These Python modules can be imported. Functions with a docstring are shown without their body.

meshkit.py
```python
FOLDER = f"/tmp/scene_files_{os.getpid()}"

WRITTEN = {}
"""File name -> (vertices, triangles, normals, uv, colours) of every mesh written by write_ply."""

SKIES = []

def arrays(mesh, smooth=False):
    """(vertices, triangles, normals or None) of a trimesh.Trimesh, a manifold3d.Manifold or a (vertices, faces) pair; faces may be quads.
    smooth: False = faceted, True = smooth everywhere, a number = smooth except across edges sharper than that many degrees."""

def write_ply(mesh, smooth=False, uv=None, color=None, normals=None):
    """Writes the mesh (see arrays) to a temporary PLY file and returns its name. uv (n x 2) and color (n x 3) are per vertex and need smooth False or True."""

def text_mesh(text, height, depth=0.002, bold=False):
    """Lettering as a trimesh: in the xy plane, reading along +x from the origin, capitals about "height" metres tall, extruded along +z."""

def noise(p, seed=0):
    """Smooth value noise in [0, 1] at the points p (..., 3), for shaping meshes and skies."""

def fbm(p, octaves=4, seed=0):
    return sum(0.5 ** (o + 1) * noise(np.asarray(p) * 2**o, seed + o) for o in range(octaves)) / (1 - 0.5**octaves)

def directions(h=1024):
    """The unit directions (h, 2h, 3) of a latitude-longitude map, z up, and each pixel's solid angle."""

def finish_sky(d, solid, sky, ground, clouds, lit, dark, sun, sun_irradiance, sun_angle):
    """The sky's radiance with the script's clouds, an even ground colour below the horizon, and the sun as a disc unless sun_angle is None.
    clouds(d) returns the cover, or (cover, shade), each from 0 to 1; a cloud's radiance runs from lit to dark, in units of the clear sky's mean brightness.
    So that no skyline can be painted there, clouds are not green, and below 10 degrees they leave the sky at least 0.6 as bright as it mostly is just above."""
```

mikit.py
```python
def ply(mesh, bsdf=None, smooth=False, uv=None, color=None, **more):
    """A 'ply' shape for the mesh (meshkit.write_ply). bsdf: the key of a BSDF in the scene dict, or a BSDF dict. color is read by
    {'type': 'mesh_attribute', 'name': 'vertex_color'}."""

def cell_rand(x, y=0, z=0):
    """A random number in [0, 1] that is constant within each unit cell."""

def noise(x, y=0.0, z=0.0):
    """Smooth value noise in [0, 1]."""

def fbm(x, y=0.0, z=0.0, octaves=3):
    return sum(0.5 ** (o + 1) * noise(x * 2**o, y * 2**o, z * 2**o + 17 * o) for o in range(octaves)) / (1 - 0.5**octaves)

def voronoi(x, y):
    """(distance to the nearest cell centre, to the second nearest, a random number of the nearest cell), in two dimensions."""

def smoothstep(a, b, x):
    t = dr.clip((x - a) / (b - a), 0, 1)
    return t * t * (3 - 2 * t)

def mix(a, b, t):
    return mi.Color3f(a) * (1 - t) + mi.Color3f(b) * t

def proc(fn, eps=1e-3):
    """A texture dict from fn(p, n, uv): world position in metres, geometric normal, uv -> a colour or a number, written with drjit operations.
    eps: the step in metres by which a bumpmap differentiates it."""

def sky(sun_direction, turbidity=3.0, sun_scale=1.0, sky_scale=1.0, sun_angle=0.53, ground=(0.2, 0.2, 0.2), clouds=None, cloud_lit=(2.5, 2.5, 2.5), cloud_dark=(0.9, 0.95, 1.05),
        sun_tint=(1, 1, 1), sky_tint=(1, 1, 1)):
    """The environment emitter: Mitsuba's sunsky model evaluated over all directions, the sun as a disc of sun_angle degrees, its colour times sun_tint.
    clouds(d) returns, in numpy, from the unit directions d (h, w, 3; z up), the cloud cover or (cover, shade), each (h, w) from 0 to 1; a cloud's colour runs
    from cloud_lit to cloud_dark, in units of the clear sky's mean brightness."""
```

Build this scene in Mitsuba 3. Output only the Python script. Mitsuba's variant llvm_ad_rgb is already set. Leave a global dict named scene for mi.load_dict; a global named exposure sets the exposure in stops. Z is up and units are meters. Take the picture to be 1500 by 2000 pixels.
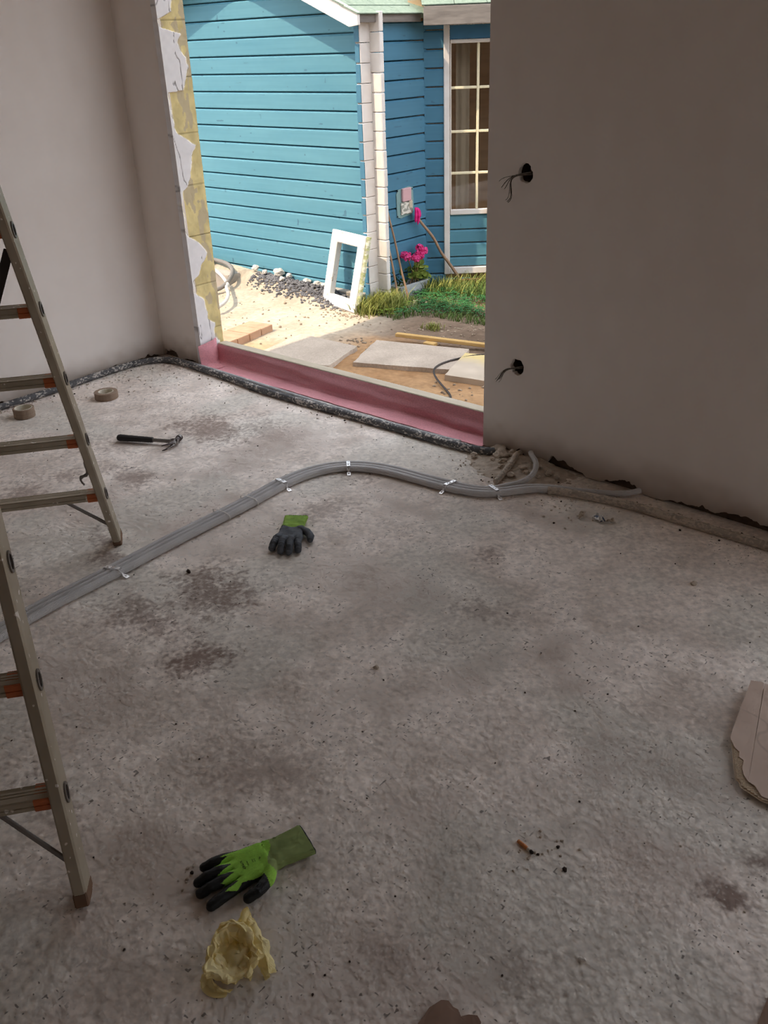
import math, random
import numpy as np
import drjit as dr
import mitsuba as mi
import trimesh
import manifold3d as m3
from shapely.geometry import Polygon, box as sbox
from shapely import affinity
import meshkit
import mikit
from mikit import proc, noise, fbm, smoothstep, mix, voronoi

T = mi.ScalarTransform4f
scene = {'type': 'scene'}
labels = {}


class _Materials(dict):
    def __setitem__(self, key, value):
        scene['mat_' + key] = value


mat = _Materials()

# ------------------------------------------------------------------ camera, sky, sun, exposure
F_PX, PITCH, ROLL, YAW = 1758.17085, 0.481511391, 0.0392563410, -0.729402617
EYE = np.array([0.0, 0.0, 1.5])
_fw = np.array([math.sin(YAW) * math.cos(PITCH), math.cos(YAW) * math.cos(PITCH), -math.sin(PITCH)])
_rt = np.array([math.cos(YAW), -math.sin(YAW), 0.0])
_dn = np.cross(_fw, _rt)
_up = -(-math.sin(ROLL) * _rt + math.cos(ROLL) * _dn)
scene['camera'] = {'type': 'perspective', 'fov': math.degrees(2 * math.atan(750 / F_PX)), 'fov_axis': 'x',
                   'near_clip': 0.02, 'far_clip': 200.0,
                   'to_world': T().look_at(origin=EYE.tolist(), target=(EYE + _fw).tolist(), up=_up.tolist())}
SUN = (-0.24, -1.0, 1.43)


def thin_clouds(d):
    n = meshkit.fbm(d * [3.0, 3.0, 6.0] + 5.0, 4, seed=3)
    return np.clip(0.72 + 0.9 * (n - 0.4), 0, 1)


scene['sky'] = mikit.sky(SUN, turbidity=4.0, sun_scale=0.60, sky_scale=1.9, ground=(0.25, 0.22, 0.18), clouds=thin_clouds,
                         cloud_lit=(2.22, 2.24, 2.30), cloud_dark=(1.1, 1.11, 1.14), sky_tint=(1.0, 1.0, 1.0), sun_tint=(1.0, 0.97, 0.92))
exposure = 2.48

# ------------------------------------------------------------------ helpers
def numbered(key):
    if key not in _used:
        _used.add(key)
        return key
    k = 1
    while f'{key}_{k:03d}' in _used:
        k += 1
    key = f'{key}_{k:03d}'
    _used.add(key)
    return key


_used = set()


def lab(key, label, cat=None, group=None, kind=None):
    d = {'label': label}
    if cat:
        d['category'] = cat
    if group:
        d['group'] = group
    if kind:
        d['kind'] = kind
    labels[key] = d


def thing(name, label, cat, group=None):
    key = numbered(name)
    lab(key, label, cat, group)
    return key


def obj(name, mesh, bsdf, parent=None, smooth=False, color=None, label=None, to_world=None, kind=None):
    key = numbered(f'{parent}__{name}' if parent else name)
    d = mikit.ply(mesh, 'mat_' + bsdf, smooth=smooth, color=color) if not isinstance(mesh, dict) else {**mesh, 'bsdf': {'type': 'ref', 'id': 'mat_' + bsdf}}
    if to_world is not None:
        d['to_world'] = to_world
    scene[key] = d
    if label or kind:
        labels[key] = {k: v for k, v in (('label', label), ('kind', kind)) if v}
    return key


def structure(name, mesh, bsdf, label, smooth=False, color=None):
    key = obj(name, mesh, bsdf, smooth=smooth, color=color)
    lab(key, label, kind='structure')
    return key


def whole(name, mesh, bsdf, label, cat, group=None, smooth=False, color=None, kind=None):
    key = obj(name, mesh, bsdf, smooth=smooth, color=color)
    lab(key, label, cat, group, kind)
    return key


def cat_(ms):
    return trimesh.util.concatenate(list(ms))


def bx(x0, x1, y0, y1, z0, z1):
    m = trimesh.creation.box(extents=(x1 - x0, y1 - y0, z1 - z0))
    m.apply_translation(((x0 + x1) / 2, (y0 + y1) / 2, (z0 + z1) / 2))
    return m


def cbox(x0, x1, y0, y1, z0, z1, c=0.004):
    """A box with chamfered edges."""
    c = min(c, (x1 - x0) * .45, (y1 - y0) * .45, (z1 - z0) * .45)
    pts = []
    for x, sx in ((x0, 1), (x1, -1)):
        for y, sy in ((y0, 1), (y1, -1)):
            for z, sz in ((z0, 1), (z1, -1)):
                pts += [(x + sx * c, y + sy * c, z), (x + sx * c, y, z + sz * c), (x, y + sy * c, z + sz * c)]
    return trimesh.convex.convex_hull(np.array(pts))


def frame(o, ex, ey, ez=None):
    """4x4 from origin and axes (columns)."""
    ex = np.array(ex, float) / np.linalg.norm(ex)
    ey = np.array(ey, float)
    ey = ey - ex * (ey @ ex)
    ey /= np.linalg.norm(ey)
    ez = np.cross(ex, ey)
    M = np.eye(4)
    M[:3, 0], M[:3, 1], M[:3, 2], M[:3, 3] = ex, ey, ez, o
    return M


def moved(mesh, M):
    mesh = mesh.copy()
    mesh.apply_transform(M)
    return mesh


def beam(a, b, w, h, up=(0, 0, 1), c=0.003):
    """A chamfered bar from a to b, w wide (sideways), h deep (along up)."""
    a, b = np.array(a, float), np.array(b, float)
    d = b - a
    L = np.linalg.norm(d)
    side = np.cross(up, d)
    return moved(cbox(0, L, -w / 2, w / 2, -h / 2, h / 2, c), frame(a, d, side))


def spline(pts, n):
    from scipy.interpolate import CubicSpline
    p = np.array(pts, float)
    s = np.concatenate([[0], np.cumsum(np.linalg.norm(np.diff(p, axis=0), axis=1))])
    cs = CubicSpline(s, p)
    t = np.linspace(0, s[-1], n * 4)
    q = cs(t)
    u = np.concatenate([[0], np.cumsum(np.linalg.norm(np.diff(q, axis=0), axis=1))])
    return np.stack([np.interp(np.linspace(0, u[-1], n), u, q[:, k]) for k in range(3)], 1)


def path_length(pts):
    p = np.array(pts, float)
    return float(np.linalg.norm(np.diff(p, axis=0), axis=1).sum())


def sweep(path, radii, sides=10, caps=True, squash=1.0):
    p = np.asarray(path, float)
    n = len(p)
    t = np.gradient(p, axis=0)
    t /= np.linalg.norm(t, axis=1, keepdims=True) + 1e-12
    up = np.array([0, 0, 1.0]) if abs(t[:, 2]).max() < 0.95 else np.array([0.31, 0.83, 0.46])
    a = np.cross(t, up)
    a /= np.linalg.norm(a, axis=1, keepdims=True) + 1e-12
    b = np.cross(a, t)
    r = np.broadcast_to(np.asarray(radii, float), (n,)) if np.ndim(radii) < 2 else radii
    ang = np.arange(sides) * 2 * np.pi / sides
    rr = r[:, None] if np.ndim(r) == 1 else r
    v = p[:, None] + (rr * np.cos(ang))[..., None] * a[:, None] + (rr * np.sin(ang) * squash)[..., None] * b[:, None]
    i, j = np.meshgrid(np.arange(n - 1), np.arange(sides), indexing='ij')
    q = np.stack([i * sides + j, (i + 1) * sides + j, (i + 1) * sides + (j + 1) % sides, i * sides + (j + 1) % sides], -1).reshape(-1, 4)
    f = np.vstack([q[:, [0, 2, 1]], q[:, [0, 3, 2]]])
    v = v.reshape(-1, 3)
    if caps:
        k = len(v)
        v = np.vstack([v, p[:1], p[-1:]])
        jj = np.arange(sides)
        f = np.vstack([f, np.stack([np.full(sides, k), (jj + 1) % sides, jj], 1),
                       np.stack([np.full(sides, k + 1), (n - 1) * sides + jj, (n - 1) * sides + (jj + 1) % sides], 1)])
    m = trimesh.Trimesh(v, f, process=False)
    if m.volume < 0:
        m.invert()
    return m


def corrugated(pts, r, pitch=0.0048, depth=0.0009, sides=10):
    L = path_length(spline(pts, 200))
    n = int(L / pitch) * 2
    path = spline(pts, n)
    rad = np.where(np.arange(n) % 2 == 0, r, r - depth)
    return sweep(path, rad, sides)


def grid(fn, nu, nv):
    """Open grid mesh from fn(u, v) -> (..., 3) with u, v in [0, 1]."""
    u, v = np.meshgrid(np.linspace(0, 1, nu), np.linspace(0, 1, nv), indexing='ij')
    p = fn(u, v).reshape(-1, 3)
    i, j = np.meshgrid(np.arange(nu - 1), np.arange(nv - 1), indexing='ij')
    q = np.stack([i * nv + j, (i + 1) * nv + j, (i + 1) * nv + j + 1, i * nv + j + 1], -1).reshape(-1, 4)
    return trimesh.Trimesh(p, np.vstack([q[:, [0, 1, 2]], q[:, [0, 2, 3]]]), process=False)


def thick(mesh, t):
    """Gives an open sheet a thickness t against its normals."""
    v, f = np.array(mesh.vertices), np.array(mesh.faces)
    n = np.array(mesh.vertex_normals)
    e = np.sort(mesh.edges, axis=1)
    uniq, idx, cnt = np.unique(e, axis=0, return_index=True, return_counts=True)
    be = mesh.edges[idx[cnt == 1]]
    k = len(v)
    side = np.vstack([np.stack([be[:, 1], be[:, 0], be[:, 0] + k], 1), np.stack([be[:, 1], be[:, 0] + k, be[:, 1] + k], 1)])
    return trimesh.Trimesh(np.vstack([v, v - n * t]), np.vstack([f, f[:, ::-1] + k, side]), process=False)


def extrude(poly, depth):
    return cat_([trimesh.creation.extrude_polygon(g, depth, engine='earcut') for g in getattr(poly, 'geoms', [poly])])


def man(mesh):
    return m3.Manifold(m3.Mesh(np.array(mesh.vertices, np.float32), np.array(mesh.faces, np.uint32)))


def tri(manifold):
    m = manifold.to_mesh()
    return trimesh.Trimesh(np.array(m.vert_properties[:, :3], float), np.array(m.tri_verts), process=False)


def rock(rng, size, sub=1, rough=0.35, flat=0.75):
    m = trimesh.creation.icosphere(subdivisions=sub)
    v = np.array(m.vertices)
    s = rng.uniform(0, 50, 3)
    v *= (1 + rough * 2 * (meshkit.noise(v * 1.6 + s) - .5) + rough * .8 * (meshkit.noise(v * 4 + s) - .5))[:, None]
    v *= np.array([rng.uniform(.8, 1.3), rng.uniform(.7, 1.1), flat]) * size
    m.vertices = v
    m.apply_transform(trimesh.transformations.rotation_matrix(rng.uniform(0, 6.28), [0, 0, 1]))
    return m


def rub(col, rough=0.85, **k):
    d = {'type': 'principled', 'base_color': col if isinstance(col, dict) else {'type': 'rgb', 'value': list(col)}, 'roughness': rough, 'specular': 0.3, **k}
    return {'type': 'twosided', 'bsdf': d}


def bumped(inner, fn, scale, eps=1e-3):
    return {'type': 'bumpmap', 'arbitrary': proc(fn, eps), 'scale': scale, 'bsdf': inner}


def lin(r, g, b):
    """sRGB 0-255 to linear."""
    c = np.array([r, g, b]) / 255.0
    return [float(x) for x in np.where(c < .04045, c / 12.92, ((c + .055) / 1.055) ** 2.4)]


# ------------------------------------------------------------------ materials
# stains on the floor: centre x, y, radius x, y, strength (reddish brown dirt; the patch at the right edge is a painted shadow)
STAINS_AND_SHADOW = [(-1.99, 1.40, .16, .13, .75), (-2.00, 1.20, .20, .09, .6), (-1.75, 1.16, .09, .10, .8), (-3.02, 2.28, .22, .12, .6), (-.32, 1.32, .05, .035, .8),
          (-2.08, 2.02, .12, .08, .3), (-2.80, 2.44, .25, .09, .35), (-1.43, 2.12, .06, .05, .5), (-2.93, 1.76, .14, .07, .5), (-3.14, 1.43, .10, .07, .45),
          (-1.28, 1.84, .10, .06, .35), (-2.2, 2.31, .10, .06, .35), (-3.14, 1.61, .06, .05, .5), (-1.30, 1.00, .12, .12, .25), (-1.62, .62, .14, .06, .35), (-2.40, 1.34, .10, .05, .6),
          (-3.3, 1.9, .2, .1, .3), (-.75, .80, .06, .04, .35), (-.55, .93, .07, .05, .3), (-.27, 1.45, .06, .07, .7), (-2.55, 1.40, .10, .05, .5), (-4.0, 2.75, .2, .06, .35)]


def floor_col(p, n, uv):
    big = fbm(p.x * 1.7, p.y * 1.7, 0, 3)
    fine = fbm(p.x * 85, p.y * 85, 3, 3)
    mid = fbm(p.x * 9, p.y * 9, 7, 3)
    c = mix(lin(202, 190, 180), lin(240, 230, 221), smoothstep(.25, .75, .45 * big + .55 * mid))
    c = mix(c, lin(205, 203, 194), .5 * smoothstep(.5, .7, fbm(p.x * 3.1, p.y * 3.1, 31, 2)))
    c = c * (.70 + .60 * fine)
    dirt = mi.Float(0)
    for x, y, a, b, s in STAINS_AND_SHADOW:
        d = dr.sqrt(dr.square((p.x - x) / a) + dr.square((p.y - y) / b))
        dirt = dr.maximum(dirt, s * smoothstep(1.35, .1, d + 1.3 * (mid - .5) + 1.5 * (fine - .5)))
    c = mix(c, lin(104, 74, 62), dirt * .88)  # the painted shadow at the right edge goes in with the dirt
    c = mix(c, lin(128, 108, 98), .45 * smoothstep(.50, .80, fbm(p.x * 4.5 + 9, p.y * 4.5, 1, 4)) * smoothstep(.25, .75, fine))
    speck = noise(p.x * 160, p.y * 160, 5)
    c = mix(c, lin(70, 62, 58), .7 * smoothstep(.86, .93, speck) * smoothstep(.45, .6, mid))
    c = mix(c, lin(215, 210, 204), .5 * smoothstep(.85, .93, noise(p.x * 130 + 40, p.y * 130, 8)))
    return c


def floor_h(p, n, uv):
    return 1.0 * noise(p.x * 92, p.y * 92, 1) + .5 * noise(p.x * 210, p.y * 210, 2) + .7 * noise(p.x * 31, p.y * 31, 3)


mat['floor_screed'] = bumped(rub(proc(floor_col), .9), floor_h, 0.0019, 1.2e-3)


def wall_col(p, n, uv):
    a = fbm(p.x * 1.3, p.y * 1.3, p.z * 1.3, 3)
    b = fbm(p.x * 14, p.y * 14, p.z * 5, 2)
    c = mix(lin(218, 208, 200), lin(232, 226, 221), .6 * a + .4 * b)
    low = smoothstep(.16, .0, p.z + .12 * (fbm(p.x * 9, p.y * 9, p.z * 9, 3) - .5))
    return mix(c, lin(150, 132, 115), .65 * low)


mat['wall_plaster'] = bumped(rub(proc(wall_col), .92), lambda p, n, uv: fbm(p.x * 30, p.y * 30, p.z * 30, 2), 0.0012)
mat['ceiling_plaster'] = rub(lin(176, 168, 160), .95)
mat['mortar_dark'] = rub(proc(lambda p, n, uv: mix(lin(62, 52, 45), lin(120, 104, 90), fbm(p.x * 40, p.y * 40, p.z * 40, 3))), .95)
mat['mortar_pale'] = rub(proc(lambda p, n, uv: mix(lin(150, 136, 120), lin(204, 192, 178), fbm(p.x * 60, p.y * 60, p.z * 60, 3))), .95)
mat['vertex_matte'] = {'type': 'twosided', 'bsdf': {'type': 'principled', 'base_color': {'type': 'mesh_attribute', 'name': 'vertex_color'}, 'roughness': .9, 'specular': .2}}
mat['render_outside'] = rub(lin(190, 184, 172), .95)


def ground_col(p, n, uv):
    a = fbm(p.x * 1.1, p.y * 1.1, 0, 3)
    f = fbm(p.x * 45, p.y * 45, 0, 3)
    m_ = fbm(p.x * 6, p.y * 6, 2, 3)
    sand = mix(lin(184, 140, 98), lin(214, 172, 128), m_)
    pale = mix(lin(196, 180, 158), lin(222, 208, 188), m_)
    earth = mix(lin(120, 98, 80), lin(160, 138, 118), m_)
    left = smoothstep(-3.7, -4.3, p.x + .5 * (a - .5))
    far = smoothstep(4.15, 4.45, p.y + .3 * (m_ - .5))
    c = mix(sand, earth, far)
    c = mix(c, pale, left)
    ys = smoothstep(3.95, 3.6, p.y + .5 * (a - .5)) * left
    c = mix(c, lin(206, 176, 120), .6 * ys)
    return c * (.8 + .4 * f) * .62


mat['ground_sand'] = bumped(rub(proc(ground_col), .97), lambda p, n, uv: fbm(p.x * 55, p.y * 55, 1, 3), 0.005, 2e-3)
mat['concrete_slab'] = bumped(rub(proc(lambda p, n, uv: mix(lin(150, 136, 122), lin(196, 182, 166), fbm(p.x * 7, p.y * 7, p.z * 7, 4)) * (.85 + .3 * noise(p.x * 150, p.y * 150, p.z * 90))), .95),
                                lambda p, n, uv: noise(p.x * 120, p.y * 120, p.z * 120), 0.001)
mat['concrete_yellow'] = rub(proc(lambda p, n, uv: mix(mix(lin(170, 156, 138), lin(196, 182, 164), fbm(p.x * 8, p.y * 8, 0, 3)), lin(200, 180, 128), smoothstep(4.04, 4.18, p.y + .15 * (fbm(p.x * 9, p.y * 9, 5, 2) - .5)))), .95)


def board_col(dark):  # the dark pair puts the shade of the side walls into the colour
    def fn(p, n, uv):
        q = p.x * .8 + p.y * .9
        g = fbm(q * 3, p.z * 90, 1, 3)
        w = fbm(q * 1.8, p.z * 6, 4, 3)
        k = noise(q * 20, p.z * 38, 9)
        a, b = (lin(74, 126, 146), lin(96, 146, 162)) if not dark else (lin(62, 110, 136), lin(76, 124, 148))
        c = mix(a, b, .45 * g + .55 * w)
        return mix(c, lin(60, 92, 112), .6 * smoothstep(.945, .975, k))
    return fn


mat['blue_boards'] = rub(proc(board_col(False)), .6)
mat['blue_boards_shade'] = rub(proc(board_col(True)), .6)  # boards of the walls out of the sun, skylit shade painted in
mat['white_paint'] = rub(proc(lambda p, n, uv: mix(lin(205, 198, 192), lin(226, 222, 217), fbm(p.x * 12, p.y * 12, p.z * 12, 3))), .55)
mat['white_weathered'] = rub(proc(lambda p, n, uv: mix(lin(218, 214, 208), lin(168, 158, 146), .8 * smoothstep(.66, .8, fbm(p.x * 30, p.y * 30, p.z * 30, 3)))), .6)
mat['cream_paint'] = rub(lin(222, 212, 180), .5)
mat['blue_paint'] = rub(lin(62, 112, 146), .55)
mat['fascia_wood'] = rub(proc(lambda p, n, uv: mix(lin(98, 92, 88), lin(138, 132, 126), fbm((p.x + p.y) * 8, p.z * 60, 0, 3))), .85)
mat['shingle_green'] = rub(proc(lambda p, n, uv: mix(lin(100, 116, 104), lin(132, 146, 132), fbm(p.x * 60, p.y * 60, p.z * 60, 3))), .95)
mat['glass'] = {'type': 'thindielectric', 'int_ior': 1.5}
mat['inner_wood'] = rub(proc(lambda p, n, uv: mix(lin(190, 164, 130), lin(216, 192, 158), fbm((p.x + p.y) * 3, p.z * 30, 0, 3))), .7)
mat['reflection_tan'] = rub(lin(150, 138, 118), .9)  # tone of a reflection in the door glass
mat['dark_void'] = rub(lin(40, 34, 30), .95)


# ------------------------------------------------------------------ the room
ZC = 2.60
structure('floor', bx(-4.14, 3.6, -3.6, 2.99, -.25, 0), 'floor_screed', 'rough pale grey concrete screed floor with brown dirt stains and one painted shadow')
rngw = np.random.default_rng(11)


def ragged(x0, x1, gaps, step=.006):
    """Bottom edge of a plaster wall: height at positions x0..x1, lifted over the gaps (a, b, height)."""
    xs = np.arange(x0, x1 + step / 2, step)
    h = 0.002 + .004 * meshkit.noise(np.stack([xs * 30, xs * 0 + 3, xs * 0], 1))
    for a, b, g in gaps:
        t = np.clip((xs - a) / (b - a), 0, 1)
        on = (xs > a) & (xs < b)
        h = np.where(on, np.maximum(h, g * (np.clip(np.minimum(t, 1 - t) * 6, 0, 1) * (.10 + 1.6 * meshkit.fbm(np.stack([xs * 22, xs * 0 + a, xs * 0], 1), 4) ** 1.5))), h)
    return np.stack([xs, h], 1)


def hole(cx, cz, r, seed):
    a = np.linspace(0, 2 * np.pi, 40, endpoint=False)
    rr = r * (1 + .30 * (meshkit.noise(np.stack([np.cos(a) * 2.2, np.sin(a) * 2.2, a * 0 + seed], 1)) - .45) + .12 * (meshkit.noise(np.stack([np.cos(a) * 7, np.sin(a) * 7, a * 0 + seed], 1)) - .5))
    return Polygon(np.stack([cx + rr * np.cos(a), cz + rr * np.sin(a)], 1))


def upright(poly, depth, o, ex, out):
    """Extrudes an (s, z) polygon into a wall: s along ex, the face at o, going depth in direction out."""
    m = extrude(poly, depth)
    M = np.eye(4)
    M[:3, 0], M[:3, 1], M[:3, 2], M[:3, 3] = ex, (0, 0, 1), out, o
    m.apply_transform(M)
    if m.volume < 0:
        m.invert()
    return m


# front wall: pier left of the opening and the lintel
base = ragged(-4.12, -3.785, [(-4.12, -3.98, .045), (-3.95, -3.82, .02)])
pier = Polygon([(-4.12, ZC), *base.tolist(), (-3.785, ZC)])
lintel = sbox(-3.79, 2.42, -1.97, ZC)
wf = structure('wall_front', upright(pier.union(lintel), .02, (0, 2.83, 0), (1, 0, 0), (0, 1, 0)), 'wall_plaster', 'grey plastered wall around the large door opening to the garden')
obj('core', cat_([bx(-4.28, -3.80, 2.851, 2.99, -.1, ZC), bx(-3.80, -1.965, 2.851, 2.99, 2.425, ZC)]), 'mortar_dark', wf)
# right part, turned by two degrees
TILT = math.radians(2.2)
EXR = np.array([math.cos(TILT), -math.sin(TILT), 0.0])
OUTR = np.array([math.sin(TILT), math.cos(TILT), 0.0])
OR = np.array([-1.97, 2.835, 0.0])


def on_right(s, z, d=0.0):
    return OR + EXR * s + np.array([0, 0, z]) - OUTR * d


SR = 5.55
win = sbox(1.8, 0.0, 2.95, 2.1)
gaps = [(.10, .22, .05), (.30, .49, .05), (.545, .74, .040), (.80, 1.32, .042), (1.35, 1.7, .03)]
base = ragged(0, SR, gaps)
rp = Polygon([(0, ZC), *base.tolist(), (SR, ZC)]).difference(win)
for cx, cz, r, sd in ((.163, 1.077, .031, 1), (.157, .372, .030, 5)):
    rp = rp.difference(hole(cx, cz, r, sd))
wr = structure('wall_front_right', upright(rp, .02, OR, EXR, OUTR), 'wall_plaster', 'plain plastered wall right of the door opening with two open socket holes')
core = man(upright(sbox(0, -.1, SR, ZC).difference(win), .14, OR + OUTR * .021, EXR, OUTR))
for cx, cz in ((.163, 1.077), (.157, .372)):
    cyl = upright(Polygon([(cx + .036 * math.cos(a), cz + .036 * math.sin(a)) for a in np.linspace(0, 6.283, 28, endpoint=False)]), .08, OR + OUTR * .0, EXR, OUTR)
    core = core - man(cyl)
obj('core', tri(core), 'mortar_dark', wr)
base = ragged(-3.6, 2.83, [(2.42, 2.83, .03), (2.12, 2.40, .024), (1.80, 2.02, .02), (1.3, 1.7, .02)])
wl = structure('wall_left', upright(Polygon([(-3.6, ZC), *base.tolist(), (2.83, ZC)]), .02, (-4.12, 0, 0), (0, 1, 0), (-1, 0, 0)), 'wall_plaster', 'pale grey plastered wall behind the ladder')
obj('core', bx(-4.28, -4.141, -3.6, 2.85, -.25, ZC), 'mortar_dark', wl)
structure('wall_back', bx(-4.28, 3.75, -3.75, -3.6, -.25, ZC), 'ceiling_plaster', 'plastered wall behind the camera')
right_open = sbox(1.3, 0.0, 2.2, 2.05)
structure('wall_right', upright(sbox(-3.6, -.25, 2.75, ZC).difference(right_open), .15, (3.6, 0, 0), (0, 1, 0), (1, 0, 0)), 'wall_plaster', 'plastered wall with unglazed openings on the far right')
structure('ceiling', bx(-4.61, 3.78, -3.78, 3.02, ZC, ZC + .14), 'ceiling_plaster', 'plain ceiling over the room')

# the left reveal of the opening: white plaster flaking off yellow foam blocks
FLAKE = [(2.45, .6), (2.3, .3), (2.2, .7), (2.12, .5), (2.05, .75), (1.98, .3), (1.93, .12), (1.86, .55), (1.80, .7), (1.76, .5), (1.699, .6), (1.654, .5), (1.638, .3), (1.622, .03), (1.59, .1), (1.563, .74), (1.526, .6), (1.492, .64), (1.466, .83), (1.427, .86),
         (1.389, .78), (1.342, .67), (1.327, .6), (1.323, .1), (1.281, .08), (1.17, .14), (1.146, .22), (1.105, .57), (1.083, .8), (1.048, .66), (1.003, .57),
         (.948, .47), (.898, .33), (.884, .16), (.823, .04), (.808, .05), (.701, .06), (.666, .13), (.651, .3), (.609, .6), (.572, .73), (.541, .62), (.522, .48),
         (.476, .33), (.449, .09), (.392, .05), (.345, .41), (.291, .45), (.236, .47), (.208, .73), (.175, .65), (.138, .66), (.078, .9), (0, .95)]
fz = np.array(FLAKE)[::-1]
nz_, ny_ = 620, 54
zz = np.linspace(0, 2.42, nz_)
yy = np.linspace(0, 1, ny_)
Z, Y = np.meshgrid(zz, yy, indexing='ij')
pts3 = np.stack([Y * 0, Y, Z], -1)
wob = (meshkit.fbm(np.stack([Z * 0, Y * 3, Z * 26], -1), 3) - .5)
edge = np.interp(zz, fz[:, 0], fz[:, 1])[:, None] + .12 * wob
mask = 1 / (1 + np.exp((Y - edge) / .014))
crack = np.exp(-((meshkit.fbm(np.stack([Y * 3, Z * 5, Z * 0 + 2], -1), 3) - .5) / .012) ** 2) * (meshkit.noise(np.stack([Y * 2, Z * 6, Z * 0], -1)) > .62)
joint = np.min(np.abs(Z[..., None] - np.array([.185, .42, .665, .905, 1.14, 1.385, 1.62, 1.86])), -1)
joint = np.exp(-(joint / .0022) ** 2) * (1 - mask)
lump = meshkit.fbm(np.stack([Y * 7, Z * 40, Z * 0], -1), 3)
X = -3.786 + .009 * mask * (1 - .5 * crack) + .004 * (lump - .5) * (1 - mask) - .004 * joint
foam = np.array(lin(212, 196, 142)) * (.72 + .5 * meshkit.fbm(np.stack([Y * 4, Z * 18, Z * 0 + 7], -1), 3))[..., None]
foam2 = np.array(lin(198, 184, 150))
spot = (meshkit.fbm(np.stack([Y * 3, Z * 10, Z * 0 + 17], -1), 3) > .60)[..., None]
foam = np.where(spot, foam2 * .9, foam) * (1 - .55 * joint[..., None])
white = np.array(lin(226, 224, 224)) * (.93 + .12 * lump)[..., None] * (1 - .55 * crack[..., None])
rim = np.exp(-((Y - edge) / .03) ** 2) * (meshkit.noise(np.stack([Y * 9, Z * 50, Z * 0], -1)) > .55)
colr = (foam * (1 - mask[..., None]) + white * mask[..., None]) * (1 - .45 * rim[..., None])
V = np.stack([X, 2.826 + Y * .168, Z], -1)
V[:, 0, 0] = -3.81
V[:, -1, 0] = -3.81
ii, jj = np.meshgrid(np.arange(nz_ - 1), np.arange(ny_ - 1), indexing='ij')
qq = np.stack([ii * ny_ + jj, ii * ny_ + jj + 1, (ii + 1) * ny_ + jj + 1, (ii + 1) * ny_ + jj], -1).reshape(-1, 4)
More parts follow.
